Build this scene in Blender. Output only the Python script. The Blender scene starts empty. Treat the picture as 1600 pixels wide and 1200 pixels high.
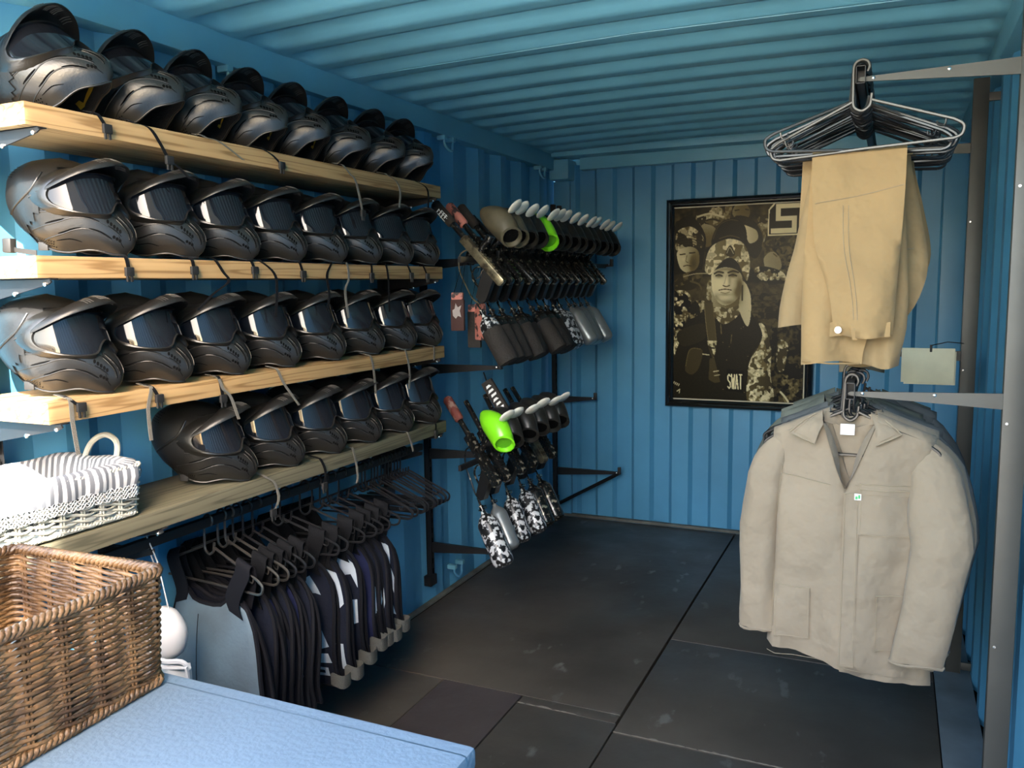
import bpy, bmesh, math, random
import numpy as np
from mathutils import Vector, Matrix, noise

random.seed(7)
SC = bpy.context.scene
COL = SC.collection
PI = math.pi

# ------------------------------------------------------------------ camera
CAM_LOC = Vector((2.0251, 0.7493, 1.5407))
YAW, PITCH, ROLL, FPX = 0.4283, -0.1174, -0.0144, 1304.8
fw = Vector((-math.sin(YAW) * math.cos(PITCH), math.cos(YAW) * math.cos(PITCH), math.sin(PITCH)))
rt = fw.cross(Vector((0, 0, 1))).normalized()
up = rt.cross(fw)
r2 = rt * math.cos(ROLL) + up * math.sin(ROLL)
u2 = -rt * math.sin(ROLL) + up * math.cos(ROLL)
cd = bpy.data.cameras.new('camera')
cam = bpy.data.objects.new('camera', cd)
COL.objects.link(cam)
M = Matrix((r2, u2, -fw)).transposed().to_4x4()
M.translation = CAM_LOC
cam.matrix_world = M
cd.sensor_width = 36.0
cd.lens = FPX / 1600 * 36.0
cd.clip_start = 0.02
SC.camera = cam

# ------------------------------------------------------------------ world, sun, exposure
SC.view_settings.view_transform = 'Standard'
SC.view_settings.look = 'None'
SC.view_settings.gamma = 1
SC.view_settings.use_curve_mapping = False
SC.view_settings.exposure = 2.75
SC.cycles.use_denoising = True
SC.cycles.max_bounces = 12
SC.cycles.diffuse_bounces = 8
SC.cycles.sample_clamp_indirect = 6.0
SC.cycles.caustics_reflective = False
SC.cycles.caustics_refractive = False

SUN_ELEV = math.radians(38)
SUN_DIR = Vector((-1.0, 1.12, 0)).normalized() * math.cos(SUN_ELEV) + Vector((0, 0, -math.sin(SUN_ELEV)))  # travel direction
w = bpy.data.worlds.new('sky')
SC.world = w
w.use_nodes = True
nt = w.node_tree
bg = nt.nodes['Background']
sky = nt.nodes.new('ShaderNodeTexSky')
sky.sky_type = 'NISHITA'
sky.sun_disc = False
sky.sun_elevation = SUN_ELEV
sky.sun_rotation = math.atan2(-SUN_DIR.x, -SUN_DIR.y)
sky.dust_density = 2.0
sky.air_density = 1.0
tint = nt.nodes.new('ShaderNodeMix')
tint.data_type = 'RGBA'
tint.blend_type = 'MULTIPLY'
tint.inputs[0].default_value = 1.0
tint.inputs[7].default_value = (1.10, 0.98, 0.84, 1)
nt.links.new(sky.outputs[0], tint.inputs[6])
nt.links.new(tint.outputs[2], bg.inputs[0])
bg.inputs[1].default_value = 0.42
sl = bpy.data.lights.new('sun', 'SUN')
sl.energy = 6.5
sl.angle = 0.009
sl.color = (1.0, 0.94, 0.84)
so = bpy.data.objects.new('sun', sl)
COL.objects.link(so)
so.rotation_euler = SUN_DIR.to_track_quat('-Z', 'Y').to_euler()
so.location = (6, -4, 6)
# portal at the open end: samples the sky through the opening, adds no light of its own
pl = bpy.data.lights.new('doorway_portal', 'AREA')
pl.shape = 'RECTANGLE'
pl.size, pl.size_y = 2.5, 2.6
pl.cycles.is_portal = True
po = bpy.data.objects.new('doorway_portal', pl)
COL.objects.link(po)
po.location = (1.175, 1.70, 1.15)
po.rotation_euler = (PI / 2, 0, 0)

# ------------------------------------------------------------------ materials
def hexc(h):
    c = [int(h[i:i + 2], 16) / 255 for i in (0, 2, 4)]
    return tuple(x / 12.92 if x <= .04045 else ((x + .055) / 1.055) ** 2.4 for x in c)

def mat(name, col, rough=.5, metal=0.0, spec=.5, var=0.0, vscale=6.0, bump=0.0, bscale=60.0, col2=None, coat=0.0, stretch=(1, 1, 1), detail=4.0, sharp=None, sheen=0.0, bdist=.01):
    m = bpy.data.materials.new(name)
    m.use_nodes = True
    n = m.node_tree.nodes
    L = m.node_tree.links
    b = n['Principled BSDF']
    b.inputs['Base Color'].default_value = (*col, 1)
    b.inputs['Roughness'].default_value = rough
    b.inputs['Metallic'].default_value = metal
    b.inputs['Specular IOR Level'].default_value = spec
    b.inputs['Coat Weight'].default_value = coat
    b.inputs['Sheen Weight'].default_value = sheen
    if var or bump or col2:
        tc = n.new('ShaderNodeTexCoord')
        mp = n.new('ShaderNodeMapping')
        mp.inputs['Scale'].default_value = stretch
        L.new(tc.outputs['Object'], mp.inputs[0])
    if var or col2:
        ns = n.new('ShaderNodeTexNoise')
        ns.inputs['Scale'].default_value = vscale
        ns.inputs['Detail'].default_value = detail
        L.new(mp.outputs[0], ns.inputs['Vector'])
        rp = n.new('ShaderNodeValToRGB')
        a, c = (sharp if sharp else (.3, .7))
        rp.color_ramp.elements[0].position = a
        rp.color_ramp.elements[1].position = c
        k1 = tuple(x * (1 - var) for x in col)
        k2 = col2 if col2 else tuple(min(1, x * (1 + var)) for x in col)
        rp.color_ramp.elements[0].color = (*(col if col2 else k1), 1)
        rp.color_ramp.elements[1].color = (*k2, 1)
        L.new(ns.outputs[0], rp.inputs[0])
        L.new(rp.outputs[0], b.inputs['Base Color'])
    if bump:
        nb = n.new('ShaderNodeTexNoise')
        nb.inputs['Scale'].default_value = bscale
        nb.inputs['Detail'].default_value = 3
        L.new(mp.outputs[0], nb.inputs['Vector'])
        bp = n.new('ShaderNodeBump')
        bp.inputs['Strength'].default_value = bump
        bp.inputs['Distance'].default_value = bdist
        L.new(nb.outputs[0], bp.inputs['Height'])
        L.new(bp.outputs[0], b.inputs['Normal'])
    return m

PAINT = mat('blue_paint', (0.078, 0.285, 0.465), .40, var=.10, vscale=2.5, bump=.05, bscale=25)
PAINT_ROOF = mat('blue_roof_paint', (0.16, 0.42, 0.52), .42, var=.10, vscale=2.5, bump=.10, bscale=25)
BLACK_STEEL = mat('black_steel', (0.012, 0.012, 0.013), .45, spec=.4)
GREY_STEEL = mat('grey_rack_steel', (0.062, 0.061, 0.053), .42, metal=.3, var=.12)
ZINC = mat('zinc_screw', (.75, .74, .7), .25, metal=1)
MASK = mat('matte_black_plastic', (0.0105, 0.0102, 0.0095), .30, spec=.6, var=.25, vscale=9, bump=.05, bscale=180)
HOOD = mat('black_hood_plastic', (0.010, 0.0097, 0.0093), .38, spec=.5, bump=.05, bscale=150)
VOID = mat('black_opening', (0.002, 0.002, 0.002), .9, spec=.1)
LIP = mat('worn_plastic_edge', (0.10, 0.095, 0.085), .4)
RUBBER = mat('black_rubber', (0.012, 0.012, 0.012), .55)
FOAM = mat('black_foam', (0.008, 0.008, 0.008), .95, bump=.3, bscale=200)
LENS = mat('smoked_lens', (0.008, 0.009, 0.012), .05, spec=.38)
WEB = mat('black_webbing', (0.004, 0.0044, 0.0055), .85, spec=.15, bump=.3, bscale=300)
WEBG = mat('dusty_webbing', (0.13, 0.12, 0.10), .75, bump=.3, bscale=300)
YEL = mat('yellow_print', (.62, .36, .03), .6)
SOLE = mat('khaki_cloth', (0.27, 0.175, 0.073), .85, var=.08, vscale=5, bump=.55, bscale=11, bdist=.035, sheen=.1)
KHAKI2 = mat('dusty_khaki_cloth', (0.235, 0.16, 0.073), .85, var=.15, vscale=6, bump=.55, bscale=11, bdist=.035, sheen=.1)
TAN = mat('stone_cloth', (0.215, 0.168, 0.112), .82, var=.07, vscale=5, bump=.55, bscale=11, bdist=.035, sheen=.1)
GREYCLOTH = mat('grey_cloth', (0.075, 0.080, 0.078), .85, var=.15, vscale=6, bump=.55, bscale=11, bdist=.035)
GREENCLOTH = mat('grey_green_cloth', (0.095, 0.102, 0.080), .85, var=.15, vscale=6, bump=.55, bscale=11, bdist=.035)
THREAD = mat('stitching', (0.25, 0.20, 0.13), .8)
THREADL = mat('pale_stitching', (0.62, 0.54, 0.40), .8)
WHITE = mat('white_label', (.8, .8, .78), .6)
GREEN = mat('green_print', (.05, .35, .10), .6)
HANG = mat('black_hanger_wire', (0.010, 0.010, 0.011), .28, spec=.6)
HANGG = mat('grey_hanger_wire', (0.06, 0.056, 0.05), .32, metal=.5, spec=.7)
NEO = mat('navy_neoprene', (0.0028, 0.0048, 0.0125), .85, spec=.2, var=.25, vscale=8, bump=.2, bscale=90)
NEOB = mat('blue_neoprene', (0.006, 0.009, 0.036), .85, spec=.2, var=.25, vscale=8, bump=.2, bscale=90)
TRIM = mat('black_binding', (0.003, 0.0035, 0.006), .75, spec=.2)
FADED = mat('faded_blue_neoprene', (0.055, 0.078, 0.098), .75, col2=(0.10, 0.165, 0.22), vscale=4, bump=.15, bscale=90)
PRINT = mat('pale_grey_print', (0.28, 0.33, 0.38), .6, var=.12, vscale=10)
BAND = mat('grey_elastic', (0.06, 0.063, 0.057), .8, bump=.3, bscale=200)
GUNB = mat('black_anodised', (0.016, 0.016, 0.015), .24, spec=.8, metal=.45, col2=(0.38, 0.34, 0.25), vscale=60, sharp=(.57, .70), detail=6)  # pale specks: worn edges plus glints painted into the colour
GUNS = mat('worn_gold_lit_alloy', (0.36, 0.31, 0.20), .30, metal=.8, col2=(0.10, 0.085, 0.06), vscale=26, sharp=(.45, .62))  # silvery alloy with the gold light on it put into the colour
CHROME = mat('bright_steel', (.75, .73, .68), .15, metal=1)
TANKG = mat('grey_steel_bottle', (0.24, 0.26, 0.26), .33, metal=.5, var=.15, vscale=8)
TANKS = mat('chipped_black_bottle', (0.010, 0.010, 0.010), .3, col2=(0.55, 0.56, 0.55), vscale=58, sharp=(.50, .55), detail=8)
TANKC = mat('brown_black_cover', (0.020, 0.016, 0.013), .85, bump=.3, bscale=120)
HOPB = mat('smoky_hopper_plastic', (0.018, 0.017, 0.014), .35, var=.3, vscale=12)
HOPD = mat('dusty_hopper_plastic', (0.085, 0.074, 0.045), .5, var=.35, vscale=14)
LIME = mat('lime_green_plastic', (0.22, 0.72, 0.015), .28, spec=.6)
LID = mat('clear_white_lid', (0.80, 0.78, 0.66), .30, var=.08)
PINK = mat('pink_patch', (0.48, 0.17, 0.13), .6, col2=(0.03, 0.02, 0.02), vscale=30, sharp=(.5, .56))
REDB = mat('dull_red_fabric', (0.16, 0.035, 0.025), .7, col2=(0.35, 0.22, 0.17), vscale=30, sharp=(.5, .6))
WICKW = mat('white_wicker', (.44, .43, .37), .6, var=.12, vscale=30, bump=.2, bscale=90)
CLOTHW = mat('white_cotton', (.48, .49, .50), .85)
CLOTHG = mat('grey_stripe_cotton', (.13, .137, .155), .85)
COUNTER = mat('pale_blue_counter_paint', (0.13, 0.185, 0.245), .55, var=.05, vscale=5, bump=.18, bscale=110)
CARD = mat('cream_card', (.72, .68, .48), .7, var=.1, vscale=8)
FRAMEB = mat('gloss_black_frame', (0.010, 0.010, 0.009), .12, spec=.8, coat=.5)
LINER = mat('pale_frame_slip', (.52, .47, .33), .5)

def wood_mat(name, c1, c2, rough=.6, green=False):
    m = bpy.data.materials.new(name)
    m.use_nodes = True
    n = m.node_tree.nodes
    L = m.node_tree.links
    b = n['Principled BSDF']
    b.inputs['Roughness'].default_value = rough
    tc = n.new('ShaderNodeTexCoord')
    mp = n.new('ShaderNodeMapping')
    mp.inputs['Scale'].default_value = (9, .55, 15)
    L.new(tc.outputs['Object'], mp.inputs[0])
    ns = n.new('ShaderNodeTexNoise')
    ns.inputs['Scale'].default_value = 1.6
    ns.inputs['Detail'].default_value = 2
    L.new(mp.outputs[0], ns.inputs['Vector'])
    mm = n.new('ShaderNodeMath')
    mm.operation = 'MULTIPLY'
    mm.inputs[1].default_value = 42
    L.new(ns.outputs[0], mm.inputs[0])
    sn = n.new('ShaderNodeMath')
    sn.operation = 'SINE'
    L.new(mm.outputs[0], sn.inputs[0])
    rp = n.new('ShaderNodeValToRGB')
    rp.color_ramp.elements[0].position = 0.0
    rp.color_ramp.elements[1].position = 1.0
    rp.color_ramp.elements[0].color = (*c1, 1)
    e = rp.color_ramp.elements.new(.72)
    e.color = (*[.7 * a + .3 * b_ for a, b_ in zip(c1, c2)], 1)
    rp.color_ramp.elements[2].color = (*c2, 1)
    L.new(sn.outputs[0], rp.inputs[0])
    n2 = n.new('ShaderNodeTexNoise')
    n2.inputs['Scale'].default_value = 1.0
    mp2 = n.new('ShaderNodeMapping')
    mp2.inputs['Scale'].default_value = (60, 3, 60)
    L.new(tc.outputs['Object'], mp2.inputs[0])
    L.new(mp2.outputs[0], n2.inputs['Vector'])
    mx = n.new('ShaderNodeMix')
    mx.data_type = 'RGBA'
    mx.blend_type = 'MULTIPLY'
    mx.inputs[0].default_value = .35
    L.new(rp.outputs[0], mx.inputs[6])
    L.new(n2.outputs[1 if green else 0], mx.inputs[7])
    L.new(mx.outputs[2], b.inputs['Base Color'])
    return m

PINE = wood_mat('pine_wood', (0.45, 0.29, 0.13), (0.25, 0.14, 0.05))
OLDWOOD = wood_mat('weathered_green_wood', (0.145, 0.132, 0.083), (0.075, 0.07, 0.042), .75)

def wicker_mat():
    m = mat('brown_wicker', (0.044, 0.022, 0.009), .42, col2=(0.19, 0.105, 0.043), vscale=18, sharp=(.35, .68), bump=.3, bscale=120)
    return m
WICKB = wicker_mat()

def floor_mat(name, base):
    m = bpy.data.materials.new(name)
    m.use_nodes = True
    n = m.node_tree.nodes
    L = m.node_tree.links
    b = n['Principled BSDF']
    tc = n.new('ShaderNodeTexCoord')
    def noi(scale, det, st=(1, 1, 1)):
        mp = n.new('ShaderNodeMapping')
        mp.inputs['Scale'].default_value = st
        L.new(tc.outputs['Object'], mp.inputs[0])
        x = n.new('ShaderNodeTexNoise')
        x.inputs['Scale'].default_value = scale
        x.inputs['Detail'].default_value = det
        L.new(mp.outputs[0], x.inputs['Vector'])
        return x
    def ramp(src, p0, p1, c0, c1):
        r = n.new('ShaderNodeValToRGB')
        r.color_ramp.elements[0].position = p0
        r.color_ramp.elements[1].position = p1
        r.color_ramp.elements[0].color = (*c0, 1)
        r.color_ramp.elements[1].color = (*c1, 1)
        L.new(src, r.inputs[0])
        return r
    a = ramp(noi(1.6, 6).outputs[0], .35, .7, base, tuple(x * 2.0 for x in base))
    s = ramp(noi(11, 9, (1, .5, 1)).outputs[0], .63, .68, (0, 0, 0), (1, 1, 1))
    s2 = ramp(noi(1.1, 2).outputs[0], .42, .62, (0, 0, 0), (1, 1, 1))
    mu = n.new('ShaderNodeMath')
    mu.operation = 'MULTIPLY'
    L.new(s.outputs[0], mu.inputs[0])
    L.new(s2.outputs[0], mu.inputs[1])
    mx = n.new('ShaderNodeMix')
    mx.data_type = 'RGBA'
    L.new(mu.outputs[0], mx.inputs[0])
    L.new(a.outputs[0], mx.inputs[6])
    mx.inputs[7].default_value = (.15, .15, .135, 1)
    L.new(mx.outputs[2], b.inputs['Base Color'])
    rr = ramp(noi(3, 5).outputs[0], .3, .7, (.38,) * 3, (.62,) * 3)
    L.new(rr.outputs[0], b.inputs['Roughness'])
    bp = n.new('ShaderNodeBump')
    bp.inputs['Strength'].default_value = .15
    bp.inputs['Distance'].default_value = .01
    L.new(noi(18, 6).outputs[0], bp.inputs['Height'])
    L.new(bp.outputs[0], b.inputs['Normal'])
    return m
FLOOR = floor_mat('black_painted_ply', (0.040, 0.035, 0.028))
FLOOR2 = floor_mat('purple_black_ply', (0.036, 0.029, 0.027))

# ------------------------------------------------------------------ mesh helpers
class MB:
    def __init__(s):
        s.v = []; s.f = []; s.mi = []; s.mid = 0
    def add(s, vs, fs):
        o = len(s.v)
        s.v += [tuple(p) for p in vs]
        s.f += [tuple(i + o for i in f) for f in fs]
        s.mi += [s.mid] * len(fs)
        return s
    def box(s, lo, hi, m=None):
        (a, b, c), (d, e, f) = lo, hi
        vs = [Vector(p) for p in ((a, b, c), (d, b, c), (d, e, c), (a, e, c), (a, b, f), (d, b, f), (d, e, f), (a, e, f))]
        if m: vs = [m @ p for p in vs]
        return s.add(vs, [(0, 3, 2, 1), (4, 5, 6, 7), (0, 1, 5, 4), (1, 2, 6, 5), (2, 3, 7, 6), (3, 0, 4, 7)])
    def rbox(s, lo, hi, r=.004, m=None):
        # box with chamfered edges
        c = [(lo[i] + hi[i]) / 2 for i in range(3)]
        h = [abs(hi[i] - lo[i]) / 2 for i in range(3)]
        r = min(r, min(h) * .49)
        bm = bmesh.new()
        bmesh.ops.create_cube(bm, size=2)
        for v in bm.verts:
            v.co = Vector((c[i] + v.co[i] * h[i] for i in range(3)))
        bmesh.ops.bevel(bm, geom=bm.edges[:], offset=r, segments=2, affect='EDGES', profile=.6)
        vs = [v.co.copy() for v in bm.verts]
        if m: vs = [m @ p for p in vs]
        bm.verts.index_update()
        fs = [[v.index for v in f.verts] for f in bm.faces]
        bm.free()
        return s.add(vs, fs)
    def tube(s, pts, r, n=6, closed=False, flat=1.0, cap=True):
        pts = [Vector(p) for p in pts]
        k = len(pts)
        rr = r if isinstance(r, (list, tuple)) else [r] * k
        tang = []
        for i in range(k):
            if closed: t = pts[(i + 1) % k] - pts[i - 1]
            else: t = pts[min(i + 1, k - 1)] - pts[max(i - 1, 0)]
            tang.append(t.normalized() if t.length > 1e-9 else Vector((0, 0, 1)))
        a = Vector((0, 0, 1)) if abs(tang[0].z) < .9 else Vector((1, 0, 0))
        nrm = (a - tang[0] * a.dot(tang[0])).normalized()
        vs = []
        for i in range(k):
            nrm = nrm - tang[i] * nrm.dot(tang[i])
            nrm = nrm.normalized() if nrm.length > 1e-6 else tang[i].orthogonal().normalized()
            b = tang[i].cross(nrm)
            for j in range(n):
                an = 2 * PI * j / n
                vs.append(pts[i] + nrm * (rr[i] * math.cos(an)) + b * (rr[i] * flat * math.sin(an)))
        fs = []
        for i in range(k if closed else k - 1):
            i2 = (i + 1) % k
            for j in range(n):
                j2 = (j + 1) % n
                fs.append((i * n + j, i * n + j2, i2 * n + j2, i2 * n + j))
        if not closed and cap:
            fs.append(tuple(range(n - 1, -1, -1)))
            fs.append(tuple((k - 1) * n + j for j in range(n)))
        return s.add(vs, fs)
    def lathe(s, prof, n=16, m=None, cap=True):
        # prof: (r, z) list, axis z
        vs = []
        for r, z in prof:
            for j in range(n):
                a = 2 * PI * j / n
                vs.append(Vector((r * math.cos(a), r * math.sin(a), z)))
        if m: vs = [m @ p for p in vs]
        fs = []
        for i in range(len(prof) - 1):
            for j in range(n):
                j2 = (j + 1) % n
                fs.append((i * n + j, i * n + j2, (i + 1) * n + j2, (i + 1) * n + j))
        if cap:
            fs.append(tuple(range(n - 1, -1, -1)))
            fs.append(tuple((len(prof) - 1) * n + j for j in range(n)))
        return s.add(vs, fs)
    def prism(s, poly, lo, hi, axis=1, m=None):
        # poly in the two other axes, extruded along axis
        def P(a, b, t):
            q = [a, b]; q.insert(axis, t)
            return Vector(q)
        vs = [P(a, b, lo) for a, b in poly] + [P(a, b, hi) for a, b in poly]
        if m: vs = [m @ p for p in vs]
        k = len(poly)
        fs = [tuple(range(k)), tuple(range(2 * k - 1, k - 1, -1))]
        for i in range(k):
            j = (i + 1) % k
            fs.append((i, i + k, j + k, j))
        return s.add(vs, fs)
    def grid(s, fn, nu, nv, closed_u=False):
        vs = [fn(i, j) for i in range(nu) for j in range(nv)]
        fs = []
        for i in range(nu if closed_u else nu - 1):
            i2 = (i + 1) % nu
            for j in range(nv - 1):
                fs.append((i * nv + j, i2 * nv + j, i2 * nv + j + 1, i * nv + j + 1))
        return s.add(vs, fs)
    def sheet(s, fn, nu, nv, th):
        # double-sided sheet: fn(i, j) gives the front point, th a thickness vector or function
        F = [Vector(fn(i, j)) for i in range(nu) for j in range(nv)]
        if callable(th): T = [Vector(th(i, j)) for i in range(nu) for j in range(nv)]
        else: T = [Vector(th)] * (nu * nv)
        Bk = [a + b for a, b in zip(F, T)]
        N = nu * nv
        fs = []
        for i in range(nu - 1):
            for j in range(nv - 1):
                a, b, c, d = i * nv + j, (i + 1) * nv + j, (i + 1) * nv + j + 1, i * nv + j + 1
                fs.append((a, b, c, d)); fs.append((d + N, c + N, b + N, a + N))
        ring = [i * nv for i in range(nu)] + [(nu - 1) * nv + j for j in range(1, nv)] + [i * nv + nv - 1 for i in range(nu - 2, -1, -1)] + [j for j in range(nv - 2, 0, -1)]
        for k in range(len(ring)):
            a, b = ring[k], ring[(k + 1) % len(ring)]
            fs.append((a, a + N, b + N, b))
        return s.add(F + Bk, fs)
    def ribbon(s, pts, wdir, width, th):
        # strap: centre line pts, width along wdir, thickness th
        pts = [Vector(p) for p in pts]
        wd = Vector(wdir).normalized() * width / 2
        def tn(i):
            t = (pts[min(i + 1, len(pts) - 1)] - pts[max(i - 1, 0)]).normalized()
            return t.cross(wd.normalized()).normalized() * th
        return s.sheet(lambda i, j: pts[i] + wd * (j * 2 - 1), len(pts), 2, lambda i, j: tn(i))
    def mesh(s, name, mats, smooth=True, angle=40, fix=True):
        me = bpy.data.meshes.new(name)
        me.from_pydata(s.v, [], s.f)
        for m in (mats if isinstance(mats, (list, tuple)) else [mats]):
            me.materials.append(m)
        if isinstance(mats, (list, tuple)) and len(mats) > 1:
            me.polygons.foreach_set('material_index', s.mi)
        if fix:
            bm = bmesh.new(); bm.from_mesh(me)
            bmesh.ops.recalc_face_normals(bm, faces=bm.faces[:])
            bm.to_mesh(me); bm.free()
        if smooth:
            me.shade_smooth()
            me.set_sharp_from_angle(angle=math.radians(angle))
        me.update()
        return me
    def build(s, name, mats, parent=None, smooth=True, angle=40, fix=True):
        return link(name, s.mesh(name, mats, smooth, angle, fix), parent)

def link(name, data, parent=None):
    o = bpy.data.objects.new(name, data)
    COL.objects.link(o)
    if parent: o.parent = parent
    return o

def thing(name, label, cat, loc=(0, 0, 0), rot=(0, 0, 0), group=None):
    o = bpy.data.objects.new(name, None)
    COL.objects.link(o)
    o.empty_display_size = .05
    o.location = loc
    o.rotation_euler = rot
    tag(o, label, cat, group)
    return o

def tag(o, label, cat, group=None):
    o['label'] = label
    o['category'] = cat
    if group: o['group'] = group
    return o

def struct(o, label=None):
    o['kind'] = 'structure'
    if label: o['label'] = label
    return o

def kids(o):
    return [c for c in CH.get(o.name, [])]
CH = {}
def reg():
    CH.clear()
    for o in bpy.data.objects:
        if o.parent: CH.setdefault(o.parent.name, []).append(o)

def copy_tree(o, parent=None, top=True):
    if top: reg()
    c = o.copy()
    COL.objects.link(c)
    c.parent = parent
    for ch in kids(o): copy_tree(ch, c, False)
    return c

ORD = ['first', 'second', 'third', 'fourth', 'fifth', 'sixth', 'seventh', 'eighth', 'ninth', 'tenth', 'eleventh', 'twelfth', 'thirteenth', 'fourteenth', 'fifteenth', 'sixteenth', 'seventeenth', 'eighteenth']

def interp(tab, x):
    if x <= tab[0][0]: return tab[0][1]
    for (a, b), (c, d) in zip(tab, tab[1:]):
        if x <= c:
            t = (x - a) / (c - a)
            return b + (d - b) * t
    return tab[-1][1]

def sinterp(tab, x):
    # smooth (Catmull-Rom) interpolation
    if x <= tab[0][0]: return tab[0][1]
    for k in range(len(tab) - 1):
        if x <= tab[k + 1][0]:
            t = (x - tab[k][0]) / (tab[k + 1][0] - tab[k][0])
            p0 = tab[max(k - 1, 0)][1]; p1 = tab[k][1]; p2 = tab[k + 1][1]; p3 = tab[min(k + 2, len(tab) - 1)][1]
            return .5 * (2 * p1 + (p2 - p0) * t + (2 * p0 - 5 * p1 + 4 * p2 - p3) * t * t + (3 * p1 - p0 - 3 * p2 + p3) * t ** 3)
    return tab[-1][1]

def curve(pts, n=8, closed=False):
    # Catmull-Rom through points
    P = [Vector(p) for p in pts]
    k = len(P)
    out = []
    for i in range(k if closed else k - 1):
        if closed: a, b, c, d = P[i - 1], P[i], P[(i + 1) % k], P[(i + 2) % k]
        else: a, b, c, d = P[max(i - 1, 0)], P[i], P[i + 1], P[min(i + 2, k - 1)]
        for j in range(n):
            t = j / n
            out.append(.5 * (2 * b + (c - a) * t + (2 * a - 5 * b + 4 * c - d) * t * t + (3 * b - a - 3 * c + d) * t ** 3))
    if not closed: out.append(P[-1])
    return out

# ================================================================== THE CONTAINER
W, D, H, Y0 = 2.35, 5.9, 2.36, 1.75
def corr_profile(period, flat_a, slope, flat_b, depth, lo, hi, off):
    pts = []
    p = lo - period * 2 + off
    while p < hi + period:
        for d, z in ((0, 0), (flat_a, 0), (flat_a + slope, depth), (flat_a + slope + flat_b, depth)):
            pts.append((p + d, z))
        p += period
    out = []
    for a, b in zip(pts, pts[1:]):
        if b[0] < lo or a[0] > hi: continue
        if a[0] < lo:
            t = (lo - a[0]) / (b[0] - a[0]); a = (lo, a[1] + t * (b[1] - a[1]))
        if not out: out.append(a)
        if b[0] > hi:
            t = (hi - a[0]) / (b[0] - a[0]); b = (hi, a[1] + t * (b[1] - a[1]))
        out.append(b)
    return out

# left wall: corrugation set back from x = 0 by up to 36 mm
def corr_wall(name, prof, fn, lab):
    m = MB()
    k = len(prof)
    vs = [fn(p, d, 0.0) for p, d in prof] + [fn(p, d, 1.0) for p, d in prof]
    m.add(vs, [(i, i + 1, i + 1 + k, i + k) for i in range(k - 1)])
    # outer skin closes the wall
    vs2 = [fn(p, .05, 0.0) for p, d in prof] + [fn(p, .05, 1.0) for p, d in prof]
    m.add(vs2, [(i, i + 1, i + 1 + k, i + k) for i in range(k - 1)])
    o = m.build(name, PAINT, None, smooth=False, fix=False)
    return struct(o, lab)
ZW = 2.30
corr_wall('wall_left', corr_profile(.280, .072, .056, .080, .036, Y0, D, .246),
          lambda p, d, t: Vector((-d, p, -.02 + t * (ZW + .02))), 'corrugated blue steel wall behind the mask shelves')
corr_wall('wall_right', corr_profile(.278, .070, .058, .080, .036, -.30, D, .1),
          lambda p, d, t: Vector((W + d, p, -.02 + t * (ZW + .02))), 'corrugated blue steel wall beside the clothes rack, running on as the open door leaf')
corr_wall('wall_back', corr_profile(.2475, .103, .022, .099, .030, 0, W, .0375),
          lambda p, d, t: Vector((p, D + d, -.02 + t * (ZW + .02))), 'corrugated blue end wall behind the framed poster')

# roof with pressed ribs that end before the side rails
def roof():
    m = MB()
    per, y0 = .2275, 2.715
    ys = []
    y = Y0
    NX = 26
    xs = [-.03 + (W + .06) * i / (NX - 1) for i in range(NX)]
    xs = sorted(set([round(x, 4) for x in xs] + [.03, .055, .08, .105, .13, W - .03, W - .055, W - .08, W - .105, W - .13]))
    fr = [0, .10, .16, .22, .28, .36, .44, .52, .60, .68, .76, .82, .88, .94]
    n0 = int((y - y0) / per) - 1
    for k in range(n0, int((D - y0) / per) + 2):
        for f in fr:
            yy = y0 + (k + f) * per
            if Y0 <= yy <= D - .02: ys.append((yy, f))
    ys = [(Y0, 0)] + ys + [(D, 0)]
    def dep(f):
        if f < .16 or f > .88: return 0
        if f < .28: return .5 - .5 * math.cos(PI * (f - .16) / .12)
        if f > .64: return .5 - .5 * math.cos(PI * (.88 - f) / .24)
        return 1
    def fn(i, j):
        x = xs[i]; yy, f = ys[j]
        e = min(x, W - x)
        # rounded rib ends
        ee = e - .035 - .05 * (2 * abs(f - .5)) ** 2
        k = min(1, max(0, ee / .05))
        k = k * k * (3 - 2 * k)
        camber = .020 * (1 - ((x - W / 2) / (W / 2)) ** 2)
        return Vector((x, yy, H - .005 + camber + .040 * dep(f) * k))
    m.grid(fn, len(xs), len(ys))
    m.sheet(lambda i, j: Vector((-.04 + i * (W + .08), Y0 + j * (D + .05 - Y0), H + .055)), 2, 2, (0, 0, .01))
    o = m.build('ceiling', PAINT_ROOF, None, angle=60, fix=False)
    return struct(o, 'blue pressed steel roof with raised ribs running side to side')
roof()

def st(name, lo, hi, m=PAINT, r=.004, lab=None):
    return struct(MB().rbox(lo, hi, r).build(name, m, None), lab)
st('trim_1', (-.05, Y0, 2.262), (.035, D, H + .01), PAINT_ROOF, .006, 'flat blue top rail along the roof edge above the shelves')
st('trim_2', (W - .035, Y0, 2.262), (W + .05, D, H + .01), PAINT_ROOF, .006, 'flat blue top rail above the clothes rack')
st('trim_3', (.185, D - .045, 2.262), (W, D + .06, H + .02), PAINT_ROOF, .006, 'blue header beam across the end wall')
st('trim_4', (.035, D - .16, 2.335), (W - .035, D + .02, H + .03), PAINT_ROOF, .01, 'flat roof plate beside the end wall')
st('trim_5', (.0, D - .11, 2.20), (.135, D + .05, 2.33), PAINT_ROOF, .018, 'corner casting block at the back of the roof rail')
st('trim_6', (.0, D - .03, 0), (.11, D + .05, 2.2), PAINT, .006, 'plain corner post strip of the end wall')
st('trim_7', (W - .1, D - .03, 0), (W + .05, D + .05, 2.3), PAINT, .006, 'plain corner post behind the clothes rack')
st('trim_11', (-.06, D + .055, 2.0), (.30, D + .09, H + .06), PAINT_ROOF, .004, 'plate behind the corner casting')
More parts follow.
